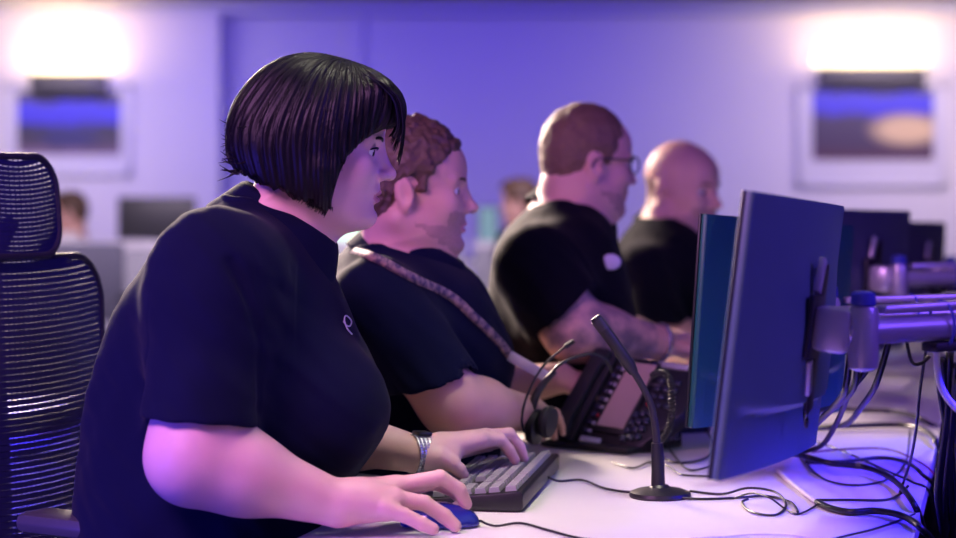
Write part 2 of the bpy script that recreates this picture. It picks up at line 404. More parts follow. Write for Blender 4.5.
# ------------------------------------------------------------------ person
def person(label, head, rows, arms, group=None, h=.0035, hs=.004, shirt='navy', skin='skin', neck_r=(.056,.062), neck_base=None, fat=0.0,
           hair=None, collar=True, hem=.8, extra_skin=(), shirt_extra=(), folds=(), legs=None, foldamp=.0035, eyes=True, tattoo=False, beard=False, collar_w=1.0, cspec=None, chin_f=.035, scalp=False, zcut=None, name='person'):
    hp, yaw, pitch, sc = head; hp = np.asarray(hp, float)
    R = Rz(yaw)@Ry(pitch)
    hw = lambda p: hp+sc*(R@np.array(p, float))
    loc = lambda Vt: ((Vt-hp)@R)/sc
    c0 = np.array([(rows[0][1]+rows[0][2])/2, rows[0][3], 0.0])
    root = empty(name, (c0[0], c0[1], 0.0), label, 'person', group)
    ops = [('u', .0, xf(grp(head_ops(fat=fat)), hp, R, sc))]
    n0 = hw((-.028,0,-.055)); nb = np.asarray(neck_base)
    ops.append(('u', .03, cone(n0, nb, neck_r[0], neck_r[1])))
    ops.append(('u', .035, cone(hw((.012,0,-.070)), nb+R@np.array([chin_f,0,.03]), .040+fat, .046+fat)))
    ops.append(('u', .05, loft(rows, -.012)))
    armops = []
    for a in arms:
        S, E, Wr = [np.asarray(a[q], float) for q in ('S', 'E', 'W')]; r = a['r']
        ao = [('u', 0, cone(S, E, r[0], r[1])), ('u', .045, cone(E, E+(Wr-E)*.35, r[1], r[2])), ('u', .03, cone(E+(Wr-E)*.35, Wr, r[2], r[3]))]
        ao.append(('u', .01, grp(a['hand'])))
        ops.append(('u', .02, grp(ao)))
    for e in extra_skin: ops.append(e)
    zc = zcut if zcut is not None else .60
    Vt, Q = implicit(ops, h, zmin=zc)
    Vt = relax(Vt, Q, 1, .5)
    # material zones by place on the head
    L = loc(Vt)[Q].mean(1); x, y, z = L.T; mi = np.zeros(len(Q), int)
    lips = (((x-.095)/.016)**2+(y/.0215)**2+((z+.0645)/.0118)**2 < 1) & (x > .085)
    mi[lips] = 1
    mats = [M[skin], M['lips'], M['stubble'], M['tattoo'], M['scalp'], M['nail']]
    if beard:
        Lw = (L[:, 0:1]*0+wobble(x*1.0, y, z, 170)[:,None])[:,0]*.006; x = x+Lw; z = z+Lw*.8
        bz = (z < -.040-.25*np.maximum(0, .012-np.abs(x-.01))) & (z > -.112) & (x > .004+1.3*np.maximum(0, -z-.052)) & (np.abs(y) < .09) & ~lips & ~((z > -.062+ .35*np.maximum(0,.03-x)) & (x < .070)) 
        mi[bz] = 2
    if scalp:
        Lw = wobble(L[:,0], L[:,1], L[:,2], 150)*.007; x = L[:,0]+Lw; z = L[:,2]+Lw
        sz = (z > -.045) & (z < .030) & (x < -.030) & (x > -.13) & ~((np.abs(y) > .070) & (x > -.035) & (z < .03))
        mi[sz] = 4
    if tattoo:
        Wc = Vt[Q].mean(1)
        for a in arms:
            E_, W_ = np.asarray(a['E']), np.asarray(a['W']); S_ = np.asarray(a['S']); 
            t = ((Wc-E_)@(W_-E_))/((W_-E_)@(W_-E_)); dd = np.linalg.norm(Wc-E_-np.clip(t, 0, 1)[:,None]*(W_-E_), axis=1)
            t2 = ((Wc-E_)@(S_-E_))/((S_-E_)@(S_-E_)); d2 = np.linalg.norm(Wc-E_-np.clip(t2, 0, 1)[:,None]*(S_-E_), axis=1)
            mi[((dd < .075) & (t < .85)) | (d2 < .08)] = 3
    body = qmesh('body', Vt, Q, root, mats, mi)
    # shirt -------------------------------------------------
    so = [('u', 0, loft(rows, 0.0))]
    for e in shirt_extra: so.append(e)
    for a in arms:
        S, E = np.asarray(a['S'], float), np.asarray(a['E'], float); r = a['r']; hm = a.get('hem', hem); hs_ = a.get('sl', .022); ax = nrm(E-S)
        tip = S+(E-S)*(hm+.12); rs = r[0]+(r[1]-r[0])*hm
        slv = grp([('u', 0, cone(S, tip, r[0]+.010, rs+hs_)), ('i', .004, half(a.get('hn', ax), S+(E-S)*hm, np.minimum(S, tip)-.2, np.maximum(S, tip)+.2)),
                   ('s', .002, cone(S+(E-S)*(hm-.05), tip+ax*.1, rs+hs_-.008, rs+hs_-.004))])
        so.append(('u', .05, slv))
    # open neck: remove what lies above the neck base plane
    axn = nrm(n0-nb); fwd_ = R@np.array([1.,0,0])
    if cspec is None: cspec = (nb+axn*.012, nrm(axn+fwd_*.35), neck_r[1]+.006)
    cc, cax, cr = cspec; cc = np.asarray(cc, float)
    so.append(('s', .012, cone(cc+cax*(cr+.010), cc+cax*(cr+.09), cr+.004, cr+.02)))
    for k, p in folds: so.append(('s' if k > 0 else 'u', abs(k), p))
    def warp(X, Y, Z):
        return foldamp*(.55*wobble(X, Y, Z, 22)+.45*wobble(X*.6+Z*.8, Y, Z*.6-X*.8, 48, 1.7)*np.clip((.98-Z)*4+.6, .25, 1.2)+.22*wobble(X+Z, Y*.5, Z*.4, 110, 3.1))
    Vs, Qs = implicit(so, hs, warp=warp, zmin=max(zc, .56)); Vs = relax(Vs, Qs, 1, .5)
    sh = qmesh('polo_shirt', Vs, Qs, root, [M[shirt]])
    if collar:
        make_collar(cc-cax*.030, cax, R, cr, M[shirt], sh, collar_w)
    if eyes:
        for s in (-1, 1):
            c = hw((.0745, s*.032, .0)); ev = B(); ev.ball((0,0,0), .0128*sc, n=14)
            vs = [c+np.asarray(v) for v in ev.v]; look = hw((.091, s*.0335, -.0035))-c; look = nrm(look)
            mi2 = [1 if np.dot(nrm(np.mean([ev.v[i] for i in f], 0)), look) > .82 else 0 for f in ev.f]
            pydata('eye', vs, ev.f, root, [M['white_eye'], M['iris']], True, mi2)
    return root, hw, loc, body, sh
def make_collar(nb, ax, R, r0, m, parent, cw=1.0):
    fwd = R@np.array([1.,0,0]); fwd = nrm(fwd-ax*fwd.dot(ax)); lf = np.cross(ax, fwd)
    prof = [(-.012,.004), (.006,.001), (.022,.000), (.030,.004), (.026,.011), (.010,.017), (-.008,.025), (-.022,.032)]
    vs = []; fs = []; n = 64
    for i in range(n+1):
        th = -PI+.30+(2*PI-.60)*i/n; thp = PI+th            # opening faces forward
        c, s = math.cos(thp), math.sin(thp)
        pt = max(0, 1-min(i, n-i)/9.0)
        dip = -.012*max(0, c)**2
        for j, (hh, dr) in enumerate(prof):
            fall = max(0, j-3)/4.0
            r = r0*(1.0+.02*c)+dr*cw
            hh2 = hh*cw+dip-(.028*pt*fall)*cw
            vs.append(nb+ax*(hh2+.035)+(r+.012*pt*fall)*(fwd*c*1.12+lf*s))
    k = len(prof)
    for i in range(n):
        for j in range(k-1): fs.append((i*k+j, (i+1)*k+j, (i+1)*k+j+1, i*k+j+1))
    o = pydata('collar', vs, fs, parent, m); md = o.modifiers.new('s', 'SOLIDIFY'); md.thickness = .003; md.offset = 0
    sd = o.modifiers.new('u', 'SUBSURF'); sd.levels = 1; sd.render_levels = 1
    return o
def add_legs(root, hip, fwd, hw_=.09, knee=.46, r=(.085,.062,.045), mat_='trouser', footy=0.0):
    """seated legs: hip point, forward direction (horizontal)"""
    fwd = nrm(fwd); side = np.cross([0,0,1.], fwd); hip = np.asarray(hip, float); ops = []
    ops.append(('u', 0, ell(hip+fwd*.02, (.17,.19,.10), None)))
    feet = []
    for s in (-1, 1):
        a = hip+side*s*hw_; k = hip+side*s*(hw_+.03)+fwd*knee; k[2] = hip[2]+.0; f = k+fwd*.03; f[2] = .10
        ops += [('u', .05, cone(a, k, r[0], r[1])), ('u', .03, cone(k, f, r[1], r[2]))]; feet.append(f)
    Vt, Q = implicit(ops, .009); qmesh('trousers', Vt, Q, root, [M['trouser']])
    for f in feet:
        o = [('u', 0, cone((f[0], f[1], .055), tuple(np.array([f[0], f[1], .040])+fwd*.14), .042, .034)), ('u', .02, cone((f[0], f[1], .06), (f[0], f[1], .11), .04, .042)),
             ('i', .003, half((0,0,-1), (0,0,.004), np.array([f[0]-.3, f[1]-.3, 0]), np.array([f[0]+.3, f[1]+.3, .3])))]
        Vt, Q = implicit(o, .006); qmesh('shoe', Vt, Q, root, [M['shoe']])
def rows_px(lst, z, y0, dy=0):
    """list of (py, px_back, px_front, halfwidth[, ycentre shift])"""
    out = []
    for t in lst:
        zc = y0+(t[4] if len(t) > 4 else 0)
        out.append((EYE-(t[0]-180)/FPX*z, (t[1]-478)/FPX*z, (t[2]-478)/FPX*z, zc, t[3]))
    return out
# ------------------------------------------------------------------ hair
def hair_woman(hp, R, sc, root):
    H = []
    u = lambda k, p: H.append(('u', k, p)); s_ = lambda k, p: H.append(('s', k, p))
    u(0, ell((-.008,0,.038), (.118,.094,.103)))
    u(.03, ell((.055,0,.064), (.072,.074,.056)))
    u(.04, ell((-.066,0,-.002), (.066,.088,.070)))
    for s in (-1, 1):
        u(.03, ell((-.015,s*.066,-.025), (.070,.032,.085)))
        u(.02, cone((.010,s*.078,-.035), (.028,s*.074,-.092), .020, .006))
        u(.02, cone((.085,s*.050,.085), (.122,s*.052,.030), .024, .008))
    s_(.005, ell((.150,0,-.072), (.123,.30,.122)))
    # clear the face between the side curtains
    s_(.008, ell((.115,0,-.050), (.075,.062,.100)))
    # bottom edge rises towards the nape
    s_(.004, Pr((-.3,-.3,-.3), (.3,.3,-.02), lambda x, y, z: z+.046+.34*(x+.105)+.003*np.sin(x*160+y*90)+.002*np.sin(x*410+y*170)))
    s_(.010, Pr((-.12,-.12,-.3), (.10,.12,.04), lambda x, y, z: np.sqrt(((x+.015)/.085)**2+((y)/.062)**2)*.062-.062+np.maximum(0, z+.045)*2))
    def warp(x, y, z):
        az = np.arctan2(y, x-.035+.0*z); rad = np.sqrt(y*y+(x-.035)**2); k = np.clip(rad/.06, 0, 1)
        return k*(.0011*np.sin(az*38+2*np.sin(z*30)+3*np.sin(az*5))+.0008*np.sin(az*97+1.5*np.sin(z*41+1)+2*np.sin(az*11)))
    Vt, Q = implicit(H, .0016, warp=warp)
    pts = hp+sc*(Vt@R.T)
    hair = qmesh('hair', pts, Q, root, [M['hair_dark']])
    # locks over the shell
    fn = grp(H).fn
    b = B(); r_ = np.random.default_rng(3)
    def surf(az, po):       # radius by marching outwards-in
        d = np.array([math.sin(po)*math.cos(az), math.sin(po)*math.sin(az), math.cos(po)]); c = np.array([0,0,.02])
        t = np.linspace(.02, .19, 60); P = c+t[:,None]*d
        f = fn(P[:,0], P[:,1], P[:,2]); ins = np.nonzero(f < 0)[0]
        return c+d*(t[ins[-1]]) if len(ins) else None
    for i in range(900):
        az = r_.uniform(-PI, PI); 
        if abs(az) < .30: continue
        p0 = r_.uniform(.15, .9); p1 = r_.uniform(1.35, 2.2); pts_ = []
        daz = r_.normal(0, .08)
        for q in np.linspace(p0, p1, 12):
            s0 = surf(az+daz*(q-p0)+.04*math.sin(q*3+i), q)
            if s0 is None: break
            pts_.append(s0)
        if len(pts_) < 5: continue
        P = np.array(pts_); jump = np.linalg.norm(np.diff(P, axis=0), axis=1)
        if jump.max() > .045: P = P[:int(np.argmax(jump > .045))+1]
        if len(P) < 5: continue
        # loose end
        e = nrm(P[-1]-P[-2]); out = P[-1]*[1,1,0]; out = nrm(out) if np.linalg.norm(out) > 0 else out
        fl = .6 if abs(az) > 2.2 else .1
        P = np.vstack([P, P[-1]+.008*nrm(e+fl*out)]); r0 = r_.uniform(.0003, .0009)
        rr = [r0*min(1, .25+j*.3)*(1-.75*(j/(len(P)-1))**3) for j in range(len(P))]
        b.tube([hp+sc*(R@p) for p in P], rr, n=5)
    # flicks at the nape and stray fringe strands
    for i in range(46):
        y = r_.uniform(-.075, .075); z0 = r_.uniform(-.03, .055); x0 = -.105+abs(y)*.35
        P = [(x0, y, z0), (x0-.018, y*1.08, z0-.020), (x0-.032-r_.uniform(0,.014), y*1.12, z0-.022+r_.uniform(-.01,.012))]
        b.tube([hp+sc*(R@np.array(p)) for p in P], [.002,.0016,.0003], n=5, sub=3)
    for i in range(60):
        y = r_.uniform(-.075, -.030) if i < 32 else r_.uniform(.045, .080); k = r_.uniform(0, 1)
        P = [(.050+.03*k, y, .118-.01*k), (.098+.018*k, y*1.03, .085), (.112+.014*k, y*1.02, .052), (.110+.018*k, y, .036-.02*k*(1 if y > 0 else .3)), (.104+.020*k, y, .028-.045*k*(1 if y > 0 else .25))]
        b.tube([hp+sc*(R@np.array(p)) for p in P], [.001,.0017,.0016,.0012,.0003], n=5, sub=3)
    for s in (-1, 1):
        for i in range(60):      # strands along the cheek, sweeping down and back to the tip
            k = r_.random(); y = s*(.070+.010*r_.random()); q = .010*r_.random()
            P = [(.095-.05*k-q, y*.80, .062+.01*k), (.062-.04*k-q, y, .020), (.040-.035*k-q, y*1.07, -.030), (.029-.04*k-q*.5, y*1.04, -.064-.018*(1-k)), (.022-.045*k, y, -.084-.012*(1-k)+.010*k-.006*r_.random())]
            b.tube([hp+sc*(R@np.array(p)) for p in P], [.0006,.0012,.0015,.0011,.0003], n=5, sub=4)
    b.build('hair_lock', [M['hair_dark']], hair, angle=0)
    return hair
def hair_short(hp, R, sc, root, m, thick=.010, tuft=.0, recede=.0, h=.0035, rough=.003):
    H = [('u', 0, ell((-.005,0,.037), (.091+thick,.078+thick*.8,.087+thick))),
         ('u', .02, ell((-.044,0,-.002), (.046+thick,.064+thick*.7,.062+thick)))]
    if tuft: H.append(('u', .02, ell((.055,0,.098), (.045,.052,.022+tuft)))); H.append(('u', .02, ell((.088,0,.088), (.018,.045,.012))))
    # face and hairline
    H.append(('s', .008, ell((.125,0,-.045), (.103+recede,.30,.124+recede*.5))))
    # round the ear, down to the nape
    H.append(('s', .006, Pr((-.3,-.3,-.3), (.3,.3,.01), lambda x, y, z: z+.004-np.minimum(0, x+.028)*4.5)))
    H.append(('s', .004, Pr((-.3,-.3,-.3), (.3,.3,-.05), lambda x, y, z: z+.075)))
    for s in (-1, 1): H.append(('s', .006, ell((-.004,s*.085,-.010), (.026,.020,.036))))
    wf = lambda x, y, z: rough*(wobble(x, y, z, 150)+.7*wobble(x, y, z, 330, 2.2))
    Vt, Q = implicit(H, h, warp=wf)
    return qmesh('hair', hp+sc*(Vt@R.T), Q, root, [M[m]])
def eyebrow(hw, root, m, sc=1.0):
    for s in (-1, 1):
        b = B(); P = [(.0965,s*.014,.0175), (.0950,s*.027,.0215), (.0870,s*.040,.0215), (.0745,s*.0515,.0160)]
        b.tube([hw(p) for p in P], [.0014,.0027,.0025,.0008], n=8, sub=4); b.build('eyebrow', [M[m]], root, angle=0)
# ================================================================== the people
def build_woman():
    y0 = 3.20
    rows = rows_px([(200,238,285,.060), (208,222,292,.085), (220,196,304,.125), (238,168,316,.170), (262,148,328,.190), (300,122,346,.200), (345,102,364,.205), (385,90,383,.205), (412,85,389,.205),
                    (435,82,384,.205), (460,80,362,.205), (490,79,345,.210), (540,78,340,.215), (620,80,340,.215)], y0, y0)
    hp = W(317, 148, 3.17); yaw, pitch, sc = .035, .085, 1.0
    S, E, Wr = W(216,282,3.03), W(194,457,2.94), W(338,504,2.975)
    hand = []
    f = lambda px, py, z, r: (W(px, py, z), r)
    hand += [('u', .012, cone(W(336,504,2.975), W(362,500,2.985), .030, .027)), ('u', .02, cone(W(350,498,2.99), W(396,487,3.03), .021, .0165)), ('u', .02, cone(W(350,500,2.98), W(394,499,2.99), .021, .0165)),
             ('u', .02, cone(W(350,504,2.97), W(386,510,2.97), .021, .015)), ('u', .02, cone(W(352,498,3.0), W(394,490,3.05), .020, .0155))]
    hand += fingers([[f(396,487,3.03,.0145), f(440,478,3.045,.0118), f(459,490,3.055,.0108), f(466,504,3.06,.0092)],
                     [f(394,490,3.055,.014), f(436,482,3.075,.0115), f(456,492,3.08,.0100), f(463,503,3.085,.0085)],
                     [f(394,499,2.99,.0138), f(424,503,3.0,.0112), f(444,516,3.005,.0108), f(455,526,3.005,.0095)],
                     [f(384,509,2.965,.0135), f(404,515,2.965,.0105), f(422,524,2.965,.0100), f(433,529,2.965,.0088)]], kr=.005)
    hand += fingers([[f(372,500,3.05,.016), f(402,503,3.09,.0125), f(424,508,3.10,.0110), f(440,511,3.10,.0095)]])
    near = dict(S=S, E=E, W=Wr, r=(.078,.0590,.0540,.0315), hand=hand, hem=.80, sl=.018, hn=nrm(V(-.10,-.1,-1)))
    S2, E2, W2 = W(262,282,3.40), W(318,432,3.50), W(420,455,3.385)
    h2 = [('u', .012, cone(W(418,455,3.385), W(440,451,3.40), .0270, .0240)), ('u', .018, cone(W(434,452,3.385), W(480,440,3.425), .0200, .0145)), ('u', .018, cone(W(436,449,3.40), W(486,437,3.455), .0200, .0140)),
          ('u', .018, cone(W(438,448,3.42), W(490,439,3.485), .0200, .0135)), ('u', .018, cone(W(438,452,3.43), W(488,444,3.51), .0180, .0125)), ('u', .02, cone(W(432,460,3.37), W(450,460,3.38), .0180, .0150))]
    h2 += fingers([[f(478,440,3.425,.0130), f(500,440,3.455,.0105), f(509,450,3.465,.0096), f(515,460,3.47,.0082)],
                   [f(486,437,3.455,.0130), f(509,434,3.49,.0105), f(519,446,3.50,.0096), f(524,458,3.505,.0082)],
                   [f(490,439,3.485,.0120), f(508,436,3.53,.0100), f(518,447,3.54,.0090), f(522,457,3.545,.0080)],
                   [f(488,444,3.51,.0110), f(504,442,3.56,.0090), f(512,449,3.565,.0082), f(516,457,3.57,.0072)]], kr=.005)
    h2 += fingers([[f(440,458,3.365,.0160), f(452,464,3.365,.0125), f(459,470,3.368,.0115), f(463,475,3.37,.0095)]])
    far = dict(S=S2, E=E2, W=W2, r=(.072,.050,.043,.0285), hand=h2, hem=.80)
    ct = lambda *p: W(*p)
    folds = [(.016, cone(ct(300,268,3.03), ct(336,340,3.02), .004, .005)), (.016, cone(ct(336,340,3.02), ct(352,372,3.02), .004, .002)),
             (.014, cone(ct(330,300,3.06), ct(348,345,3.05), .004, .003)), 
             (.012, cone(ct(232,262,2.94), ct(262,330,2.95), .004, .004)), (.012, cone(ct(262,330,2.95), ct(264,410,2.96), .004, .004)),
             (.012, cone(ct(165,385,2.865), ct(240,360,2.865), .004, .003)), (.012, cone(ct(150,418,2.865), ct(225,400,2.865), .003, .003)),
             (.014, cone(ct(112,345,3.03), ct(150,400,3.0), .005, .003)), (.014, cone(ct(92,430,3.0), ct(150,445,2.98), .004, .003))]
    extra = [('u', .05, ell(W(330,405,3.10), (.080,.080,.085))), ('u', .05, ell(W(330,405,3.29), (.080,.080,.085))), ('u', .05, cone(W(218,270,3.03), W(210,300,3.02), .083, .085)), ('u', .05, cone(W(258,270,3.38), W(262,300,3.40), .080, .080)),
             ('u', .06, ell(W(235,250,3.20), (.080,.12,.055)))]
    root, hw, loc, body, sh = person('woman with dark chin-length bob, navy polo and steel wrist watch, using the mouse', (hp, yaw, pitch, sc), rows, [near, far],
        'people seated at the desk', h=.0021, hs=.0028, shirt='navy', neck_r=(.057,.066), neck_base=W(276,262,3.20), chin_f=.012, fat=.012, shirt_extra=extra, folds=folds, foldamp=.0065, zcut=.62, collar_w=1.25, cspec=(W(281,232,3.19), nrm(V(.50,0,.86)), .066))
    R = Rz(yaw)@Ry(pitch)
    hair_woman(hp, R, sc, root); eyebrow(hw, root, 'hair_dark')
    # upper lid line
    for s in (-1, 1): b = B(); b.tube([hw(p) for p in [(.0895,s*.020,.0040), (.0910,s*.031,.0068), (.0860,s*.042,.0062), (.0740,s*.0490,.0020)]], [.0008,.0016,.0016,.0006], n=6, sub=4); b.build('eyelash', [M['hair_dark']], root, angle=0)
    # chest emblem: a small pale swirl
    b = B(); c0 = W(351,322,3.13)
    sp = [(349,316),(353,317),(354,321),(351,324),(348,321),(348,315),(352,312)]
    # watch
    wr = np.asarray(Wr); wc = W(421,455,3.386); ax = nrm(W(440,452,3.40)-W(400,452,3.37)); Rw = frame(ax)
    b = B(); n = 40
    for i in range(n):
        q = 2*PI*i/n; c = wc+Rw@np.array([0, .0335*math.cos(q), .0315*math.sin(q)])
        Rl = np.stack([Rw[:,0], Rw@np.array([0,-math.sin(q),math.cos(q)]), Rw@np.array([0,math.cos(q),math.sin(q)])], 1)
        for k in (-2, -1, 0, 1, 2): b.box(c+Rw[:,0]*k*.0066, (.0060,.0046,.003), Rl, .001)
    wt = b.build('wrist_watch', [M['band']], root)
    b = B(); top = wc+Rw@np.array([0,0,.0345]); b.box(top, (.024,.030,.007), Rw, .003); b.build('watch_face', [M['black']], wt)
    add_legs(root, (-.42, 3.22, .56), (1,-.12,0), r=(.092,.066,.048))
    # nails on the front hand
    return root
def build_emblem(root):
    sh = [c for c in root.children if c.name.startswith('polo_shirt')][0]
    me = sh.data; co = np.empty(len(me.vertices)*3, np.float32); me.vertices.foreach_get('co', co); co = co.reshape(-1, 3)
    px = co[:,0]*FPX/co[:,1]+478; py = 180+(EYE-co[:,2])*FPX/co[:,1]
    pts = []
    for q in [(345,321),(348,325),(352,326),(353,321),(350,317),(347,316),(346,320),(349,329),(353,333)]:
        d = (px-q[0])**2+(py-q[1])**2; near = np.nonzero(d < 9)[0]
        if len(near) == 0: continue
        i = near[np.argmin(co[near, 1])]; pts.append(co[i].astype(float)+V(.0015,-.0025,.0015))
    if len(pts) > 3:
        b = B(); b.tube(pts, .0011, n=6, sub=4); b.build('chest_emblem', [M['label']], root, angle=0)
woman = build_woman(); build_emblem(woman)

def lanyard_on(root, pts, r=.009, card=None, m='lanyard'):
    b = B(); P, _ = spline([np.asarray(p, float) for p in pts], [1]*len(pts), 8)
    vs = []; fs = []
    for i, p in enumerate(P):
        t = nrm(P[min(i+1, len(P)-1)]-P[max(i-1, 0)]); sd = nrm(np.cross(t, V(0,-1,.3)))
        for dy in (0, .002): vs += [p+sd*r+V(0,dy,0), p-sd*r+V(0,dy,0)]
    for i in range(len(P)-1):
        a = i*4; c = a+4
        fs += [(a, a+1, c+1, c), (a+3, a+2, c+2, c+3), (a, c, c+2, a+2), (a+1, a+3, c+3, c+1)]
    o = pydata('lanyard', vs, fs, root, M[m])
    if card is not None:
        b = B(); b.box(card[0], card[1], card[2], .002); b.build('badge_card', [M['label']], o)
def stick(sh, pts, off=.004):
    """put photo points on the shirt's surface facing the camera"""
    me = sh.data; co = np.empty(len(me.vertices)*3, np.float32); me.vertices.foreach_get('co', co); co = co.reshape(-1, 3)
    px = co[:,0]*FPX/co[:,1]+478; py = 180+(EYE-co[:,2])*FPX/co[:,1]; out = []
    for q in pts:
        near = np.nonzero((px-q[0])**2+(py-q[1])**2 < 16)[0]
        if len(near): 
            i = near[np.argmin(co[near,1])]; y = co[i,1]-off; out.append(W(q[0], q[1], y))
    return out
# ---- second person
y0 = 3.85
rows2 = rows_px([(244,352,432,.09), (256,334,452,.14), (272,318,474,.185), (295,303,490,.205), (325,292,505,.21), (360,284,516,.195), (400,278,510,.185), (440,276,502,.18), (500,276,498,.18), (600,276,498,.18)], y0, y0)
hp2 = W(411,190,3.80)
n2 = dict(S=W(376,305,3.64), E=W(452,404,3.57), W=W(530,413,3.74), r=(.072,.047,.046,.030), hand=hand_generic(W(530,413,3.74), W(552,416,3.93)-W(530,413,3.74), (0,-.1,1), .4, 1), hem=.80, sl=.020, hn=nrm(V(.3,0,-1)))
f2 = dict(S=W(400,305,4.03), E=W(480,392,4.16), W=W(560,378,4.08), r=(.070,.047,.042,.030), hand=hand_generic(W(560,378,4.08), W(600,385,4.08)-W(560,378,4.08), (0,-.1,1), .4, -1), hem=.76)
man2, hw2, loc2, body2, sh2 = person('man with short brown hair, patterned lanyard and dark polo, seated just behind the woman', (hp2, .0, .02, 1.0), rows2, [n2, f2], 'people seated at the desk',
    shirt='navy', skin='skin_m', neck_r=(.058,.063), neck_base=W(396,268,3.83), chin_f=.022, cspec=(W(413,258,3.83), nrm(V(.36,0,.93)), .074), collar_w=1.15, fat=.008, beard=True, h=.0033, foldamp=.0075, zcut=.66)
R2 = Rz(0)@Ry(.02); hair_short(hp2, R2, 1.0, man2, 'hair_brown', .011, .0, recede=.006, h=.003, rough=.0045); eyebrow(hw2, man2, 'hair_brown')
add_legs(man2, (-.18,3.85,.56), (1,-.2,0))
lp = stick(sh2, [(352,250),(366,254),(384,262),(402,272),(420,281),(440,290),(456,300),(472,315),(488,330),(502,345),(510,356)])
if len(lp) > 4: lanyard_on(man2, lp, .008, (lp[-1]+V(.035,.0,-.02), (.085,.004,.020), frame(V(.88,0,-.50), V(0,-.3,1))))
# ---- third person
y3 = 4.40
rows3 = rows_px([(200,540,592,.09), (214,520,606,.15), (232,503,614,.20), (255,493,622,.215), (295,486,632,.22), (335,484,638,.22), (380,486,640,.215), (430,488,636,.215), (540,488,632,.215)], y3, y3)
hp3 = W(585,163,4.38); yaw3, p3 = .33, .07
n3 = dict(S=W(536,268,4.19), E=W(574,330,4.12), W=W(660,343,4.22), r=(.078,.054,.050,.034), hand=hand_generic(W(660,343,4.22), W(700,350,4.26)-W(660,343,4.22), (0,-.2,1), .4, 1), hem=.70, sl=.022, hn=nrm(V(.9,0,-1.0)))
f3 = dict(S=W(560,268,4.62), E=W(600,335,4.72), W=W(680,345,4.62), r=(.075,.050,.046,.032), hand=hand_generic(W(680,345,4.62), W(710,352,4.6)-W(680,345,4.62), (0,-.1,1), .4, -1), hem=.70)
man3, hw3, loc3, body3, sh3 = person('man with cropped sandy hair, glasses and tattooed forearm, third along the desk', (hp3, yaw3, p3, .97), rows3, [n3, f3], 'people seated at the desk',
    shirt='black_cotton', skin='skin_m', neck_r=(.066,.074), neck_base=W(568,222,4.42), fat=.010, beard=True, tattoo=True, cspec=(W(574,214,4.41), nrm(V(.42,.1,.9)), .070), collar_w=.9, h=.004, hs=.005, foldamp=.0075, zcut=.68)
R3 = Rz(yaw3)@Ry(p3); hair_short(hp3, R3, .97, man3, 'hair_sandy', .005, .0, h=.0035, rough=.0015); eyebrow(hw3, man3, 'hair_sandy')
add_legs(man3, (.14,4.42,.56), (1,-.2,0))
b = B()
for s in (-1, 1):
    b.tube([hw3(p) for p in [(.086,s*.062,.012), (.04,s*.080,.010), (-.005,s*.084,.008), (-.018,s*.084,-.012)]], .0020, n=6, sub=3)
    ring = [(.101-.10*abs(.034+.022*math.cos(q)-.012)*.35, s*(.034+.024*math.cos(q)), .002+.018*math.sin(q)) for q in [2*PI*k/20 for k in range(21)]]
    b.tube([hw3(p) for p in ring], .0019, n=6)
b.tube([hw3((.101,-.011,.006)), hw3((.105,0,.010)), hw3((.101,.011,.006))], .0018, n=6)
b.build('glasses', [M['black']], man3)
bp = stick(sh3, [(611,262)])
if bp: b = B(); b.ball(bp[0], (.020,.006,.016)); b.build('name_badge', [M['label']], man3)
wr3 = np.asarray(n3['W']); b = B(); axw = nrm(n3['W']-n3['E']); Rw = frame(axw)
b.tube([wr3+Rw@np.array([0,.036*math.cos(q),.036*math.sin(q)]) for q in [2*PI*k/24 for k in range(25)]], .005, n=6); b.build('bracelet', [M['band']], man3)
# ---- fourth person
y4 = 5.30
rows4 = rows_px([(218,640,694,.09), (230,626,702,.15), (246,616,710,.19), (270,610,716,.21), (310,610,720,.21), (350,612,724,.21), (400,614,720,.21), (500,614,716,.21)], y4, y4)
hp4 = W(680,190,5.28); yaw4, p4 = -.62, .07
n4 = dict(S=W(640,278,5.10), E=W(662,345,4.98), W=W(740,338,5.02), r=(.075,.050,.046,.032), hand=hand_generic(W(740,338,5.02), W(770,342,5.0)-W(740,338,5.02), (0,-.1,1), .4, 1), hem=.97)
f4 = dict(S=W(690,275,5.50), E=W(715,325,5.58), W=W(770,335,5.4), r=(.073,.048,.044,.030), hand=hand_generic(W(770,335,5.4), W(800,342,5.3)-W(770,335,5.4), (0,-.1,1), .4, -1), hem=.72)
man4, hw4, loc4, body4, sh4 = person('bald man in a black polo shirt, farthest along the desk beside the teal-backed monitor', (hp4, yaw4, p4, 1.0), rows4, [n4, f4], 'people seated at the desk',
    shirt='black_cotton', skin='skin_m', neck_r=(.062,.070), neck_base=W(672,238,5.33), cspec=(W(674,230,5.32), nrm(V(.35,-.2,.9)), .070), collar_w=.9, fat=.010, beard=True, h=.0048, hs=.006, foldamp=.0075, zcut=.68, scalp=True)
eyebrow(hw4, man4, 'hair_brown'); add_legs(man4, (.44,5.3,.56), (1,-.2,0))
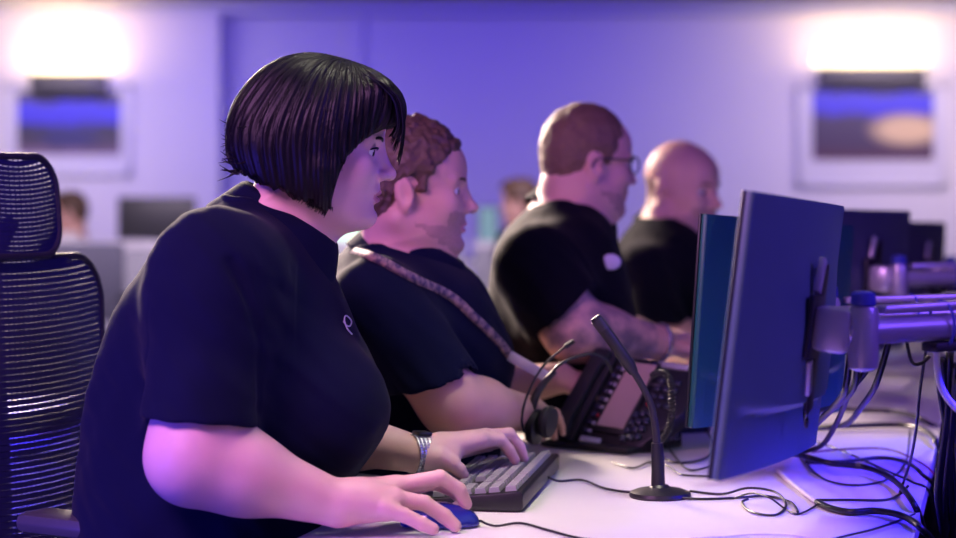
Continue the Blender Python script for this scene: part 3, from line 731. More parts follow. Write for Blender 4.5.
# ---- people far behind
def far_person(label, px, py, z, yaw, shirtm, hairm, lean=0):
    hp = W(px, py, z); k = z/FPX; hx, hy, hz = hp
    f = V(math.cos(yaw), math.sin(yaw), 0)
    rows = [(hz-.11, hx-.05, hx+.05, hy, .08), (hz-.15, hx-.12, hx+.09, hy, .16), (hz-.25, hx-.14, hx+.11, hy, .20), (hz-.50, hx-.14, hx+.13, hy, .21), (.45, hx-.14, hx+.13, hy, .20)]
    arms = []
    sd = V(-math.sin(yaw), math.cos(yaw), 0)
    for s in (-1, 1):
        S = V(hx, hy, hz-.33)+V(0,1,0)*s*.20; E = S+V(0,0,-.27)+f*.06; Wr = E+f*.24+V(0,0,.03)
        arms.append(dict(S=S, E=E, W=Wr, r=(.065,.045,.042,.030), hand=hand_generic(Wr, f, (0,0,1), .4, -s), hem=.95))
    r_, hw_, *_ = person(label, (hp, yaw, .05, 1.0), rows, arms, 'people in the row behind', h=.007, hs=.008, shirt=shirtm, skin='skin_m', neck_base=V(hx,hy,hz)+V(-.03,0,-.13)*V(math.copysign(1, f[0]),1,1), eyes=False, collar=False, zcut=.60)
    hair_short(hp, Rz(yaw)@Ry(.05), 1.0, r_, hairm, .010, .004, h=.006)
    add_legs(r_, (hx, hy, .56), f)
    return r_
far_person('person with short dark hair and white shirt, facing left beyond the fabric divider', 71, 213, 12.6, PI-.05, 'white_cloth', 'hair_brown')
far_person('person with brown hair in dark top, half hidden behind the man with glasses', 521, 203, 11.0, PI-.4, 'black_cotton', 'hair_brown')
# ================================================================== room
def struct(name, b, m, smooth=False): o = b.build(name, m, None, smooth); o['kind'] = 'structure'; return o
ZW = 17.0; HC = 2.62; XL, XR, YF = -6.5, 7.5, -2.0
b = B(); b.box(((XL+XR)/2, (YF+ZW)/2, -.05), (XR-XL, ZW-YF, .1)); struct('floor', b, [M['floor']])
b = B(); b.box(((XL+XR)/2, (YF+ZW)/2, HC+.05), (XR-XL, ZW-YF, .1)); struct('ceiling', b, [M['ceiling']])
b = B(); b.box(((XL+XR)/2, ZW+.05, HC/2), (XR-XL+.2, .1, HC)); struct('wall_back', b, [M['wall']])
b = B(); b.box((XL-.05, (YF+ZW)/2, HC/2), (.1, ZW-YF, HC)); struct('wall_left', b, [M['wall']])
b = B(); b.box((XR+.05, (YF+ZW)/2, HC/2), (.1, ZW-YF, HC)); struct('wall_right', b, [M['wall']])
# projecting bay of the back wall, left, and a shallow pilaster
xb = W(219,180,ZW-.35)[0]
b = B(); b.box(((XL+xb)/2, ZW-.175, HC/2), (xb-XL, .35, HC)); struct('wall_bay', b, [M['wall']])
xp0, xp1 = W(346,0,ZW-.1)[0], W(362,0,ZW-.1)[0]
b = B(); b.box(((xp0+xp1)/2, ZW-.04, HC/2), (xp1-xp0, .08, HC)); struct('trim_1', b, [M['wall']])
b = B(); b.box(((XL+XR)/2, ZW-.42, HC-.04), (XR-XL, .10, .06)); struct('trim_2', b, [M['ceiling']])
b = B(); b.box(((xb+XR)/2, ZW-.01, .06), (XR-xb, .02, .12)); struct('baseboard_back', b, [M['frame_white']])
# ---------------- pictures and wall lights
def picture(px0, py0, px1, py1, ix0, iy0, ix1, iy1, z, label, pm):
    a, c = W(px0, py1, z), W(px1, py0, z); ia, ic = W(ix0, iy1, z), W(ix1, iy0, z)
    r = empty('framed_picture', ((a[0]+c[0])/2, z, a[2]), label, 'picture', None)
    b = B(); cx, cz = (a[0]+c[0])/2, (a[2]+c[2])/2
    b.box((cx, z-.012, cz), (c[0]-a[0]-.06, .012, c[2]-a[2]-.06)); b.build('mount', [M['frame_white']], r, False)
    b = B()
    for (x0, x1, z0, z1) in ((a[0], a[0]+.04, a[2], c[2]), (c[0]-.04, c[0], a[2], c[2]), (a[0], c[0], a[2], a[2]+.04), (a[0], c[0], c[2]-.04, c[2])):
        b.box(((x0+x1)/2, z-.018, (z0+z1)/2), (x1-x0, .03, z1-z0), None, .005)
    b.build('frame', [M['frame_white']], r)
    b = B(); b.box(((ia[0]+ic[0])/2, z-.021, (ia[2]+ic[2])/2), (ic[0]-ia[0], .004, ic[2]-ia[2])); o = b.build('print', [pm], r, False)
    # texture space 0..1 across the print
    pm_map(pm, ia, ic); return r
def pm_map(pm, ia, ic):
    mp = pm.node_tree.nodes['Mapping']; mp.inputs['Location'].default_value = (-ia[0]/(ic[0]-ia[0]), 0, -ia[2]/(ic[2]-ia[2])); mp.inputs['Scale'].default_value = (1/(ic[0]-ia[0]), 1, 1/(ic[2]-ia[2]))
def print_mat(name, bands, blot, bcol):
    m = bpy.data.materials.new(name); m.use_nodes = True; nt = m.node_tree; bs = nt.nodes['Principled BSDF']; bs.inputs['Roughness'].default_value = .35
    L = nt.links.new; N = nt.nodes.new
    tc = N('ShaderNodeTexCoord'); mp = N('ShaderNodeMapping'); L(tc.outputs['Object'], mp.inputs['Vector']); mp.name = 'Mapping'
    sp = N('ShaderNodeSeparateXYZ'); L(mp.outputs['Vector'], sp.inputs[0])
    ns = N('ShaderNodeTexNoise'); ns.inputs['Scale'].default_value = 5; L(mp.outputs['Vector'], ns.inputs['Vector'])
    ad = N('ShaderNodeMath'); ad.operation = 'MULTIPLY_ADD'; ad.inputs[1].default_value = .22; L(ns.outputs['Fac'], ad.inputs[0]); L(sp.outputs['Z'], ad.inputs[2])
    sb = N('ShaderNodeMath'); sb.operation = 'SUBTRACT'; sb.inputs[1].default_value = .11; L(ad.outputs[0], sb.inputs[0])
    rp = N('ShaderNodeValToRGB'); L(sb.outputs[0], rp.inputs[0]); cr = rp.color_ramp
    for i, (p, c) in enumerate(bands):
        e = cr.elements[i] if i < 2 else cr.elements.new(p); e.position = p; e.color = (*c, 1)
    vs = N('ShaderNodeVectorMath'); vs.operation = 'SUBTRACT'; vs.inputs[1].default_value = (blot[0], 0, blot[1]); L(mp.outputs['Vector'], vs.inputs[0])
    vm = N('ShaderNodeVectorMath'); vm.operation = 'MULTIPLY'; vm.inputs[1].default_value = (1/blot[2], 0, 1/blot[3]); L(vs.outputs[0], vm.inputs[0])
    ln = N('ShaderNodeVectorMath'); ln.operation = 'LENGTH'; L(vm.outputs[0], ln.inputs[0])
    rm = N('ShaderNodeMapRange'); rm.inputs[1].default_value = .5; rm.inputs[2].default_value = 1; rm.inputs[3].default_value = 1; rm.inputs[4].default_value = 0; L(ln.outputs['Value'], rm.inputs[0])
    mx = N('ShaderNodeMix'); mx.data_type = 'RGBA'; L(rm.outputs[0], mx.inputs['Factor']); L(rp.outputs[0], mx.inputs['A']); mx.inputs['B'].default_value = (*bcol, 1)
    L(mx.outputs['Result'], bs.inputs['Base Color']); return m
pmA = print_mat('print_left_reflection', [(0,(.22,.15,.24)), (.16,(.06,.04,.08)), (.42,(.02,.02,.06)), (.5,(.03,.02,.55)), (.80,(.03,.02,.65)), (.86,(.04,.03,.10))], (.5,.28,.36,.2), (.02,.02,.13))  # blue band is reflected light painted into the print
pmB = print_mat('print_right_reflection', [(0,(.09,.03,.06)), (.2,(.05,.03,.08)), (.58,(.04,.025,.09)), (.68,(.02,.01,.62)), (.90,(.02,.01,.60)), (.95,(.05,.04,.14))], (.78,.42,.36,.26), (.62,.46,.26))  # upper blue band paints the reflection on the picture
picture(6,84,132,176, 18,92,121,155, ZW-.36, 'dark print with painted blue reflection in a white frame on the wall at the left', pmA)
picture(797,84,946,187, 812,88,933,160, ZW-.02, 'dark amber print with painted blue reflection in a white frame on the wall at the right', pmB)
def sconce(px0, px1, py0, py1, z, label):
    a, c = W(px0, py1, z), W(px1, py0, z); cx = (a[0]+c[0])/2; w = c[0]-a[0]
    r = empty('wall_light', (cx, z, a[2]), label, 'wall light', None)
    b = B(); b.box((cx, z-.08, (a[2]+c[2])/2), (w, .16, c[2]-a[2]), None, .012); b.build('housing', [M['graphite']], r)
    b = B(); prof = []
    # opal glass bowl: half of a flattened ellipsoid above the housing
    n = 24; vs = []; fs = []; hgt = .29; wd = w*.56
    for i in range(n+1):
        u_ = -1+2*i/n
        for j in range(9):
            q = PI*j/8; rr = math.sqrt(max(0, 1-abs(u_)**3.5)); vs.append((cx+u_*wd, z-.01-math.sin(q)*.10*rr, c[2]+.015+(.5-.5*math.cos(q))*hgt*max(rr, .05)))
    for i in range(n):
        for j in range(8): fs.append((i*9+j, (i+1)*9+j, (i+1)*9+j+1, i*9+j+1))
    b.add(vs, fs); b.build('glass_shade', [M['warm_glass']], r, True, 0)
    ld = bpy.data.lights.new('wall_lamp', 'AREA'); ld.shape = 'RECTANGLE'; ld.size = w*.95; ld.size_y = .10; ld.energy = 11; ld.color = (1,.66,.30)
    lo = bpy.data.objects.new('wall_lamp', ld); COL.objects.link(lo); lo.location = (cx, z-.22, c[2]+.03); lo.rotation_euler = (math.radians(180-32), 0, 0)
    return r
sconce(34, 108, 74, 96, ZW-.36, 'glowing wall light above the dark print at the left')
sconce(818, 922, 68, 88, ZW-.02, 'glowing wall light above the amber print at the right')
# ================================================================== desk
UA, UB, VB = -1.6, 4.2, .835
desk = empty('desk', D((UA+UB)/2, VB/2, -DH), 'long pale laminate desk running away under keyboards, phone and monitors', 'desk')
b = B(); c = D((UA+UB)/2, VB/2, -.0135); b.box(c, (VB, UB-UA, .027), RDESK, .003); b.build('desk_top', [M['desk']], desk)
b = B(); b.box(D((UA+UB)/2, VB+.001, -.0135), (.004, UB-UA, .0272), RDESK); b.build('edge_band', [M['desk_edge']], desk, False)
for u in (UA+.1, .62, 1.9, 3.2, UB-.1):
    b = B(); b.box(D(u, .62, -.3885), (.30,.05,.723), RDESK, .004); b.box(D(u, .45, -.735), (.6,.06,.03), RDESK, .004); b.build('leg', [M['metal_dark']], desk)
# rail with a cable tray behind the desk
rail = empty('support_rail', D(1.3,1.06,-DH), 'dark steel rail behind the desk carrying the monitor arms', 'rail')
b = B(); b.box(D(1.3,1.06,.0), (.10,5.8,.06), RDESK, .004); b.build('beam', [M['metal_dark']], rail)
for u in (-1.4, .4, 2.2, 4.0):
    b = B(); b.box(D(u,1.06,-.39), (.08,.08,.72), RDESK, .004); b.build('leg', [M['metal_dark']], rail)
b = B(); b.box(D(1.3,.955,-.33), (.20,5.6,.012), RDESK); b.box(D(1.3,.86,-.28), (.006,5.6,.1), RDESK); b.build('cable_tray', [M['metal_dark']], rail, False)
# ================================================================== monitors
def monitor(tl, tr, br, bl, label, mb, th=.022, stand=False):
    """four world corners of the back face (seen from behind); the screen is on the other side"""
    tl, tr, br, bl = [np.asarray(p, float) for p in (tl, tr, br, bl)]
    c = (tl+tr+br+bl)/4; X = nrm((tr-tl)+(br-bl)); Z = nrm((tl-bl)+(tr-br)); Z = nrm(Z-X*X.dot(Z)); Y = np.cross(Z, X)   # Y points away from viewer of the back
    R = np.stack([X, Y, Z], 1); w = (np.linalg.norm(tr-tl)+np.linalg.norm(br-bl))/2; h = (np.linalg.norm(tl-bl)+np.linalg.norm(tr-br))/2
    P = lambda x, y, z: c+R@np.array([x, y, z])
    c = c-Y*.022
    r = empty('computer_monitor', P(0,0,-h/2), label, 'monitor', 'computer monitors along the desk')
    # shell: curved back, thicker in the middle
    b = B(); n, m_ = 28, 60; vs = []; fs = []
    for i in range(n+1):
        for j in range(m_+1):
            x = -w/2+w*i/n; z = -h/2+h*j/m_; e = max(abs(x)/(w/2), 0)
            lip = min(1, max(0, (z+h*.27-.05*h*e**4)/(.012)+.5))
            bul = .008*(1-e**2)+.034*(1-e**2.5)*(.5+.5*lip)*(1-max(0, z/(h/2))**1.5) if lip > 0 else .010*(1-e**2)
            vs.append(P(x, -bul+.010, z))
    k = m_+1
    for i in range(n):
        for j in range(m_): fs.append((i*k+j, (i+1)*k+j, (i+1)*k+j+1, i*k+j+1))
    b.add(vs, fs); b.box(P(0, .014, 0), (w, .012, h), R, .004)
    # lower raised housing
    hp_ = [(-w*.36,-h*.34), (-w*.30,-h*.42), (w*.30,-h*.42), (w*.36,-h*.34), (w*.36,h*.18), (w*.30,h*.26), (-w*.30,h*.26), (-w*.36,h*.18)]
    Rp = np.stack([X, Z, -Y], 1)
    o = b.build('back_shell', [mb], r)
    b = B(); b.box(P(0, .0225, 0), (w, .005, h), R, .002); b.build('bezel', [M['black']], r)
    b = B(); b.box(P(0, .0258, .003), (w-.014, .0016, h-.022), R); b.build('screen', [M['screen_lit']], r, False)
    b = B()
    b.box(P(.0, -.0305, -.005), (.040, .006, .200), R, .002); b.build('mount_recess', [M['black']], r)
    b = B(); b.lathe([(.0,0),(.007,0),(.007,.003),(0,.003)], P(.0,-.030,-.120), np.stack([X, Z, -Y], 1), 14); b.build('lock_slot', [M['black']], r)
    return r, P, R, w, h
ND = 2.66
m1 = monitor(W(747,188,2.60), W(832,207,3.15), W(811,441,3.17), W(706,482,2.60), 'largest computer monitor, nearest, dark back beside the desk microphone', M['mon_back'])
m2 = monitor(W(698,213,3.45), W(846,226,3.97), W(838,410,3.99), W(688,428,3.45), 'teal-backed computer monitor directly behind the nearest monitor', M['mon_teal'])
m3 = monitor(W(806,207,4.55), W(905,212,5.05), W(898,345,5.07), W(798,360,4.55), 'grey-backed computer monitor, third along the desk', M['mon_grey'])
m4 = monitor(W(884,220,5.70), W(941,223,6.20), W(938,330,6.2), W(880,340,5.70), 'smallest and farthest computer monitor at the right edge of the row', M['mon_grey'])
# ---- arms
def arm(mon, u_post, py_h, label, zj, px0):
    r_, P, R, w, h = mon
    a = P(-.045, -.030, .012); n = -R[:,1]
    post = D(u_post, 1.06, 0); hgt = a[2]
    r = empty('monitor_arm', (post[0], post[1], DH), label, 'monitor arm', 'monitor arms along the desk')
    b = B(); b.box(a+n*.004, (.075,.008,.085), R, .003); o = b.build('mounting_plate', [M['metal_dark']], r)
    b = B(); b.box(a+n*.003+R@V(.006,0,.068), (.016,.010,.050), R@Ry(.35), .003); b.build('bracket_arm', [M['silver']], r); b = B(); b.box(a+n*.003+R@V(.006,0,-.068), (.016,.010,.050), R@Ry(-.35), .003); b.build('bracket_arm', [M['silver']], r)
    j0 = a+n*.035
    b = B(); b.box(j0-n*.004, (.052,.05,.060), R, .010); b.ball(j0+n*.018-R[:,0]*.0, .019); b.build('tilt_joint', [M['silver']], r)
    p1 = a+n*.070+V(.0,0,-.001); ax = V(0,0,1)
    b = B(); b.tube([j0+n*.01, p1], .017, n=16); b.lathe([(.012,-.048),(.019,-.044),(.0205,-.03),(.0205,.028),(.018,.036),(.010,.038)], p1, None, 24); b.build('elbow', [M['silver']], r)
    b = B(); b.lathe([(.016,.038),(.017,.042),(.016,.054),(.011,.057)], p1, None, 20); b.build('cap', [M['bluecap']], r)
    p2 = V(post[0], post[1], p1[2]+.004)
    d = p2-p1; dl = np.linalg.norm(d); dd = d/dl; Ra = frame(dd)
    b = B(); b.tube([p1+dd*.01+V(0,0,.004), p1+dd*(dl-.02)], .0180, n=18); b.build('lower_tube', [M['silver']], r)
    b = B(); b.box(p1+dd*(dl*.52)+V(0,0,.031), (dl*.90,.026,.012), Ra, .004); b.build('cable_channel', [M['silver']], r)
    b = B(); b.box(p1+dd*(dl*.60)+V(0,0,-.0235), (dl*.62,.030,.014), Ra, .004); b.build('underside_cover', [M['blackm']], r)
    for k in (.35, .8):
        b = B(); b.tube([p1+dd*dl*k+Ra@np.array([0,.023*math.cos(q),.006+.032*math.sin(q)]) for q in [2*PI*i/20 for i in range(21)]], .0022, n=6); b.build('cable_tie', [M['bluecap'] if k < .5 else M['cable']], r)
    b = B(); b.lathe([(.022,.03-DH+DH),(.022,p1[2]+.06-DH)], (post[0], post[1], DH), None, 20); b.box((post[0], post[1], DH+.034), (.09,.09,.008), RDESK, .003); b.build('post', [M['silver']], r)
    return p1, p2, r
A1 = arm(m1, .12, 330, 'silver monitor arm behind the nearest monitor, with round cap', 3.0, 818)
A2 = arm(m2, .86, 290, 'silver monitor arm behind the teal-backed monitor', 3.9, 880)
A3 = arm(m3, 2.0, 270, 'silver monitor arm behind the third monitor', 5.0, 900)
A4 = arm(m4, 3.15, 250, 'silver monitor arm behind the smallest far monitor', 6.0, 930)
# ================================================================== keyboard, mouse
def keyboard():
    A_ = deskpt(523, 513, 0); L = nrm(V(.156,.988,0)); Wd = V(L[1], -L[0], 0)  # long direction, and across (to the right)
    R = np.stack([Wd, L, V(0,0,1)], 1); o0 = A_-Wd*.150                        # near left corner
    P = lambda x, y, z: o0+R@np.array([x, y, z])
    r = empty('keyboard', P(.075,.23,0), 'black keyboard with keys coloured pale for their glossy reflection under the woman’s left hand', 'keyboard')
    b = B(); slope = .050
    prof = [(0,.004),(0,.014),(.006,.017),(.146,.031),(.150,.028),(.150,.006),(.146,.002),(.004,.002)]
    Rp = np.stack([Wd, V(0,0,1), -L], 1)
    b.prism([(x, z) for x, z in prof], P(0,.46,0), Rp, .46, .0015); b.build('case', [M['black']], r)
    rows = [0]*6
    ang = math.atan2(.014,.14); Rk = R@Ry(-ang)
    kw = .0188; cnt = 0
    k = 0
    for ri in range(6):
        x = .018+ri*.0215+(.004 if ri == 5 else 0); y = .012
        widths = []
        # numeric block (near end) then nav block then main block
        num = [1,1,1,1] if ri not in (0,) else [1,1,2]
        nav = [1,1,1]
        main = [1]*15 if ri in (4,5) else ([1.5]+[1]*12+[1.5] if ri == 3 else ([2.0]+[1]*11+[2] if ri == 2 else ([2.4]+[1]*10+[2.6] if ri == 1 else [1.3,1.2,1.2,6.2,1.2,1.2,1.2,1.5])))
        for blk in (num, nav, main):
            for wk in blk:
                ww = wk*kw
                if not (blk is nav and ri == 2 ) and y+ww < .452:
                    kb = B(); z = .0185+(x-.006)/.14*.014+.0035
                    c = P(x, y+ww/2, z); s0 = (.0178, ww-.0022)
                    vs = []
                    for zz, kx in ((-.004,1.0),(.0030,.84),(.0038,.78)):
                        for sx, sy in ((-1,-1),(1,-1),(1,1),(-1,1)): vs.append(c+Rk@np.array([sx*s0[0]/2*kx, sy*(s0[1]/2-(1-kx)*.0085), zz]))
                    fs = [(3,2,1,0),(8,9,10,11)]+[(a+i, a+(i+1)%4, a+4+(i+1)%4, a+4+i) for a in (0,4) for i in range(4)]
                    kb.add(vs, fs); kb.build('key', [M['keycap']], r, False); cnt += 1
                y += ww
            y += .006
    for x, y in ((.140,.03),(.140,.43)):
        b = B(); b.box(P(x, y, .002), (.012,.02,.004), R); b.build('foot', [M['blackm']], r, False)
    return P
KP = keyboard()
def mouse():
    tip = deskpt(480, 524, .004); R = Rz(.06); c = tip-R@np.array([.058,0,0]); c[2] = DH
    P = lambda x, y, z: c+R@np.array([x, y, z])
    r = empty('computer_mouse', P(0,0,0), 'glossy dark mouse coloured blue for its reflection under the woman’s right hand', 'mouse')
    o = [('u', .0, xf(ell((0,0,.004), (.058,.031,.032)), c, R)), ('i', .004, half((0,0,-1), (0,0,DH+.0015), c-.1, c+.1)), ('s', .002, xf(cone((.012,0,.036), (.060,0,.026), .0016), c, R))]
    o += [('s', .003, xf(cone((-.05,s*.034,.013), (.05,s*.034,.013), .004), c, R)) for s in (-1, 1)]
    Vt, Q = implicit(o, .0018); qmesh('shell', Vt, Q, r, [M['mousecap']])
    b = B(); b.lathe([(.006,-.003),(.0085,-.002),(.0085,.002),(.006,.003)], P(.026,0,.0295), R@Rx(PI/2), 18); b.build('scroll_wheel', [M['wheel']], r)
    b = B(); b.tube([P(-.022,.016,.0285), P(.0,.019,.0305), P(.018,.018,.0285)], [.003,.0045,.003], n=10, sub=3); b.build('highlight_strip', [M['wheel']], r)  # cream highlight of the shell, shaped as a strip
    return P
MP = mouse()
# paper-white mouse pad edge under the hand
def cable(pts, r, label, m='cable', sub=8, cat='cable', group=None):
    b = B(); b.tube(pts, r, n=8, sub=sub); o = b.build('cable', [M[m]], None, True, 0); tag(o, label, cat, group); return o
dp = deskpt
cable([MP(.058,0,.009), dp(495,526,.004), dp(520,523,.003), dp(548,530,.003), dp(578,538,.003), dp(605,541,.003)], .0019, 'thin mouse cable curving over the desk from the mouse')
cable([KP(.1505,.30,.012), dp(560,481,.004), dp(582,480,.004), dp(604,488,.004), dp(628,492,.004), dp(640,489,.006)], .0021, 'keyboard cable running to the microphone base')
# ================================================================== desk microphone
def microphone():
    c = dp(660, 497, 0); c[2] = DH
    r = empty('desk_microphone', c, 'black gooseneck microphone standing on a round base in front of the phone', 'microphone')
    b = B(); b.lathe([(.0,0),(.0475,0),(.0490,.003),(.0475,.008),(.036,.0125),(.016,.016),(.012,.020),(0,.020)], c, None, 40); b.build('base', [M['black']], r)
    z = c[1]; q = lambda px, py: W(px, py, z)
    b = B(); b.tube([q(658,490), q(658,470), q(657,443)], [.0115,.0105,.0095], n=16, sub=2); b.build('stem', [M['black']], r)
    b = B(); b.tube([q(657,444), q(655,424), q(650,402), q(641,384), q(632,369)], [.0062,.0058,.0054,.0054,.0058], n=12, sub=4); b.build('gooseneck', [M['blackm']], r)
    b = B(); b.tube([q(634,373), q(630,366), q(612,340), q(598,321), q(595,317)], [.0075,.0100,.0098,.0100,.0082], n=16); b.build('microphone_head', [M['black']], r)
    b = B(); 
    for k in range(7): t = k/7; p = q(604-8*t, 329-10*t); b.lathe([(.0092,-.0006),(.0106,-.0006),(.0106,.0006),(.0092,.0006)], p, frame(nrm(q(634,373)-q(595,317)))@Ry(PI/2), 16)
    b.build('grille', [M['graphite']], r)
    b = B(); d = nrm(q(634,373)-q(595,317)); b.box(q(625,360)+V(.006,-.004,.004), (.012,.003,.003), frame(d), .001); b.build('switch', [M['silver']], r)
microphone()
# ================================================================== phone
def phone():
    bl = W(549,441,4.00); br = W(634,455,3.87); tl = W(599,353,4.10)
    X = nrm(br-bl); wdt = np.linalg.norm(br-bl); up = tl-bl; up = up-X*X.dot(up); h = np.linalg.norm(up); Y = up/h; Z = np.cross(X, Y)    # Z towards the viewer
    R = np.stack([X, Y, Z], 1); P = lambda x, y, z: bl+X*x*wdt+Y*y*h+Z*z
    cbase = P(.5,.2,0); cbase[2] = DH
    r = empty('desk_phone', cbase, 'black desk phone with a large display and many buttons, behind the microphone', 'phone')
    W_, H_ = wdt*1.28, h
    b = B(); poly = [(0,.02*H_),(.02*W_,0),(W_*.66,0),(W_*.80,.10*H_),(W_,.50*H_),(W_,.97*H_),(W_*.97,H_),(.03*W_,H_),(0,.97*H_)]
    b.prism(poly, bl-Z*.034, R, .034, .005); b.build('housing', [M['black']], r)
    wm = W_/wdt
    b = B(); b.prism([(.03*W_,.02*H_),(.22*W_,.02*H_),(.22*W_,.97*H_),(.03*W_,.97*H_)], P(0,0,.001), R, .010, .004); b.build('handset_cradle', [M['blackm']], r)
    # handset lying on the left
    b = B(); b.box(P(.10*wm,.5,.019), (.034,h*.90,.016), R, .007); b.box(P(.10*wm,.90,.014), (.040,h*.20,.022), R, .009); b.box(P(.10*wm,.11,.014), (.040,h*.20,.022), R, .009); b.build('handset', [M['blackm']], r)
    sx0, sx1 = .36*wm, .60*wm
    b = B(); b.box(P((sx0+sx1)/2,.56,.003), ((sx1-sx0)*wdt+.014,h*.80,.008), R, .003); b.build('display_surround', [M['black']], r)
    b = B(); b.box(P((sx0+sx1)/2,.57,.0078), ((sx1-sx0)*wdt,h*.70,.0012), R); b.build('display', [M['screen_dim']], r, False)
    b = B(); b.box(P(.36*wm,.07,.003), (wdt*.24,h*.055,.004), R, .001); b.build('name_plate', [M['label']], r)
    b = B(); b.box(P(.72*wm,.955,.002), (wdt*.36,h*.06,.006), R, .002); b.build('lit_top_edge', [M['silver']], r)  # light along the phone's top edge, put in as a silver strip
    for i in range(9):
        for sx in (.275,):
            b = B(); b.box(P(sx*wm,.16+i*.086,.004), (.011,.0085,.008), R, .002); b.build('line_button', [M['phonekey']], r)
        b = B(); b.box(P(.315*wm,.16+i*.086,.003), (.006,.006,.005), R, .001); b.build('indicator', [M['redkey'] if i == 2 else M['label']], r)
    for i in range(4):
        for j in range(3):
            b = B(); b.box(P((.64+.055*j)*wm,.13+i*.085+j*.02,.005), (.0125,.0125,.010), R, .003); b.build('dial_key', [M['phonekey']], r)
    for i in range(4):
        for j in range(3):
            b = B(); b.box(P((.70+.075*j)*wm,.52+i*.085,.004), (.012,.009,.007), R, .002); b.build('function_key', [M['redkey'] if (i, j) == (0, 0) else M['phonekey']], r)
    # wedge stand
    b = B(); f = lambda p: np.array([p[0], p[1], DH+.001])
    A_, Bq, C_, D_ = P(.03,.03,-.034), P(.86,.05,-.034), P(.86,.80,-.034), P(.03,.80,-.034)
    vs = [A_, Bq, C_, D_, f(A_), f(Bq), f(C_), f(D_)]
    b.add(vs, [(0,1,2,3),(4,7,6,5),(0,4,5,1),(1,5,6,2),(2,6,7,3),(3,7,4,0)]); b.build('stand', [M['mon_teal']], r, False)
    b = B(); fr = (f(P(.02,.0,0))+f(P(.98,.0,0)))/2; b.box(fr+V(0,0,.006)-nrm(np.cross(X, V(0,0,1)))*0, (wdt*1.02,.05,.012), frame(V(X[0],X[1],0)), .004); b.build('stand_foot', [M['black']], r)
    return P, R
PP, PR_ = phone()
# ================================================================== headset
def headset():
    z = 3.70; q = lambda px, py, dz=0: W(px, py, z+dz)
    r = empty('headset', dp(545,452,0), 'black headset with a thin boom microphone leaning on the left side of the desk phone', 'headset')
    b = B(); b.tube([q(537,434), q(531,418), q(535,398), q(543,384), q(555,371)], [.0055,.0075,.0075,.0065,.0050], n=10, sub=5); b.build('slider_arm', [M['black']], r)
    b = B(); b.tube([q(549,378), q(558,366), q(575,357,.03), q(594,354,.06), q(606,360,.09), q(612,372,.12)], .0028, n=8, sub=6); b.build('headband', [M['black']], r)
    b = B(); b.tube([q(524,432,-.03), q(522,418,-.04), q(527,396,-.05), q(541,369,-.05), q(556,354,-.05), q(568,345,-.05)], .0023, n=8, sub=6); b.build('boom', [M['black']], r)
    b = B(); b.tube([q(565,347,-.05), q(574,341,-.05)], [.0048,.0040], n=10); b.build('boom_tip', [M['blackm']], r)
    Rr = Rz(-.45)@Ry(.15)
    b = B(); b.lathe([(.012,-.012),(.028,-.011),(.031,-.003),(.031,.004),(.020,.009),(.0,.009)], q(537,427), Rr@Ry(PI/2), 24); b.build('earpiece', [M['black']], r)
    b = B(); b.lathe([(.014,-.010),(.026,-.008),(.029,0),(.026,.008),(.014,.010)], q(548,422,-.01), Rr@Ry(PI/2), 24); b.build('ear_cushion', [M['blackm']], r)
headset()
# ================================================================== pen cup of wire mesh + coiled cord
def wirecup():
    c = dp(662, 446, 0); c[2] = DH; z = c[1]
    r = empty('mesh_pen_cup', c, 'wire mesh pen cup beside the right side of the desk phone', 'pen cup')
    b = B(); R_, Hh = .036, .118
    for k in range(28):
        for s in (-1, 1): b.tube([c+V(R_*math.cos(2*PI*k/28+s*t*1.2), R_*math.sin(2*PI*k/28+s*t*1.2), .004+Hh*t) for t in np.linspace(0, 1, 9)], .0007, n=4, caps=False)
    b.build('wire_mesh', [M['metal_dark']], r, True, 0)
    b = B()
    for hh in (.004, Hh): b.tube([c+V(R_*math.cos(q), R_*math.sin(q), hh) for q in np.linspace(0, 2*PI, 33)], .0022, n=8)
    b.lathe([(0,0),(R_,0),(R_,.002),(0,.002)], c, None, 28); b.build('rim', [M['metal_dark']], r)
    return c
wc_ = wirecup()
o = B().tube([wc_+V(.0,.0,.006), wc_+V(-.012,.004,.155)], .0042, n=8).build('pen', [M['bluecap']]); tag(o, 'blue pen standing in the wire mesh cup, leaning left', 'pen')
o = B().tube([wc_+V(.006,.0,.006), wc_+V(.022,.006,.150)], .0042, n=8).build('pen', [M['blackm']]); tag(o, 'black pen standing in the wire mesh cup, leaning right', 'pen')
b = B(); pts = []
a0, a1, a2 = W(652,374,3.83), W(668,376,3.70), W(672,398,3.68)
L_ = [a0+V(0,-.02,0), W(664,372,3.72), W(671,385,3.68), W(672,410,3.67), W(668,432,3.68), W(655,446,3.72)]
Pn, _ = spline(L_, [1]*len(L_), 60)
for i, p in enumerate(Pn):
    t = nrm(Pn[min(i+1, len(Pn)-1)]-Pn[max(i-1, 0)]); e1 = nrm(np.cross(t, V(0,1,.1))); e2 = np.cross(t, e1); a = i*.75
    pts.append(p+.0055*(math.cos(a)*e1+math.sin(a)*e2))
b.tube(pts, .0013, n=5); o = b.build('coiled_cord', [M['cable']], None, True, 0); tag(o, 'coiled dark blue telephone cord hanging beside the mesh cup', 'cord')
# small junction box with blue light between cup and monitor
b = B(); c = dp(690, 432, .0); b.box(c+V(0,0,.022), (.070,.05,.044), Rz(.3), .006); o = b.build('adapter_box', [M['blackm']]); tag(o, 'small black adapter box between mesh cup and nearest monitor', 'box')
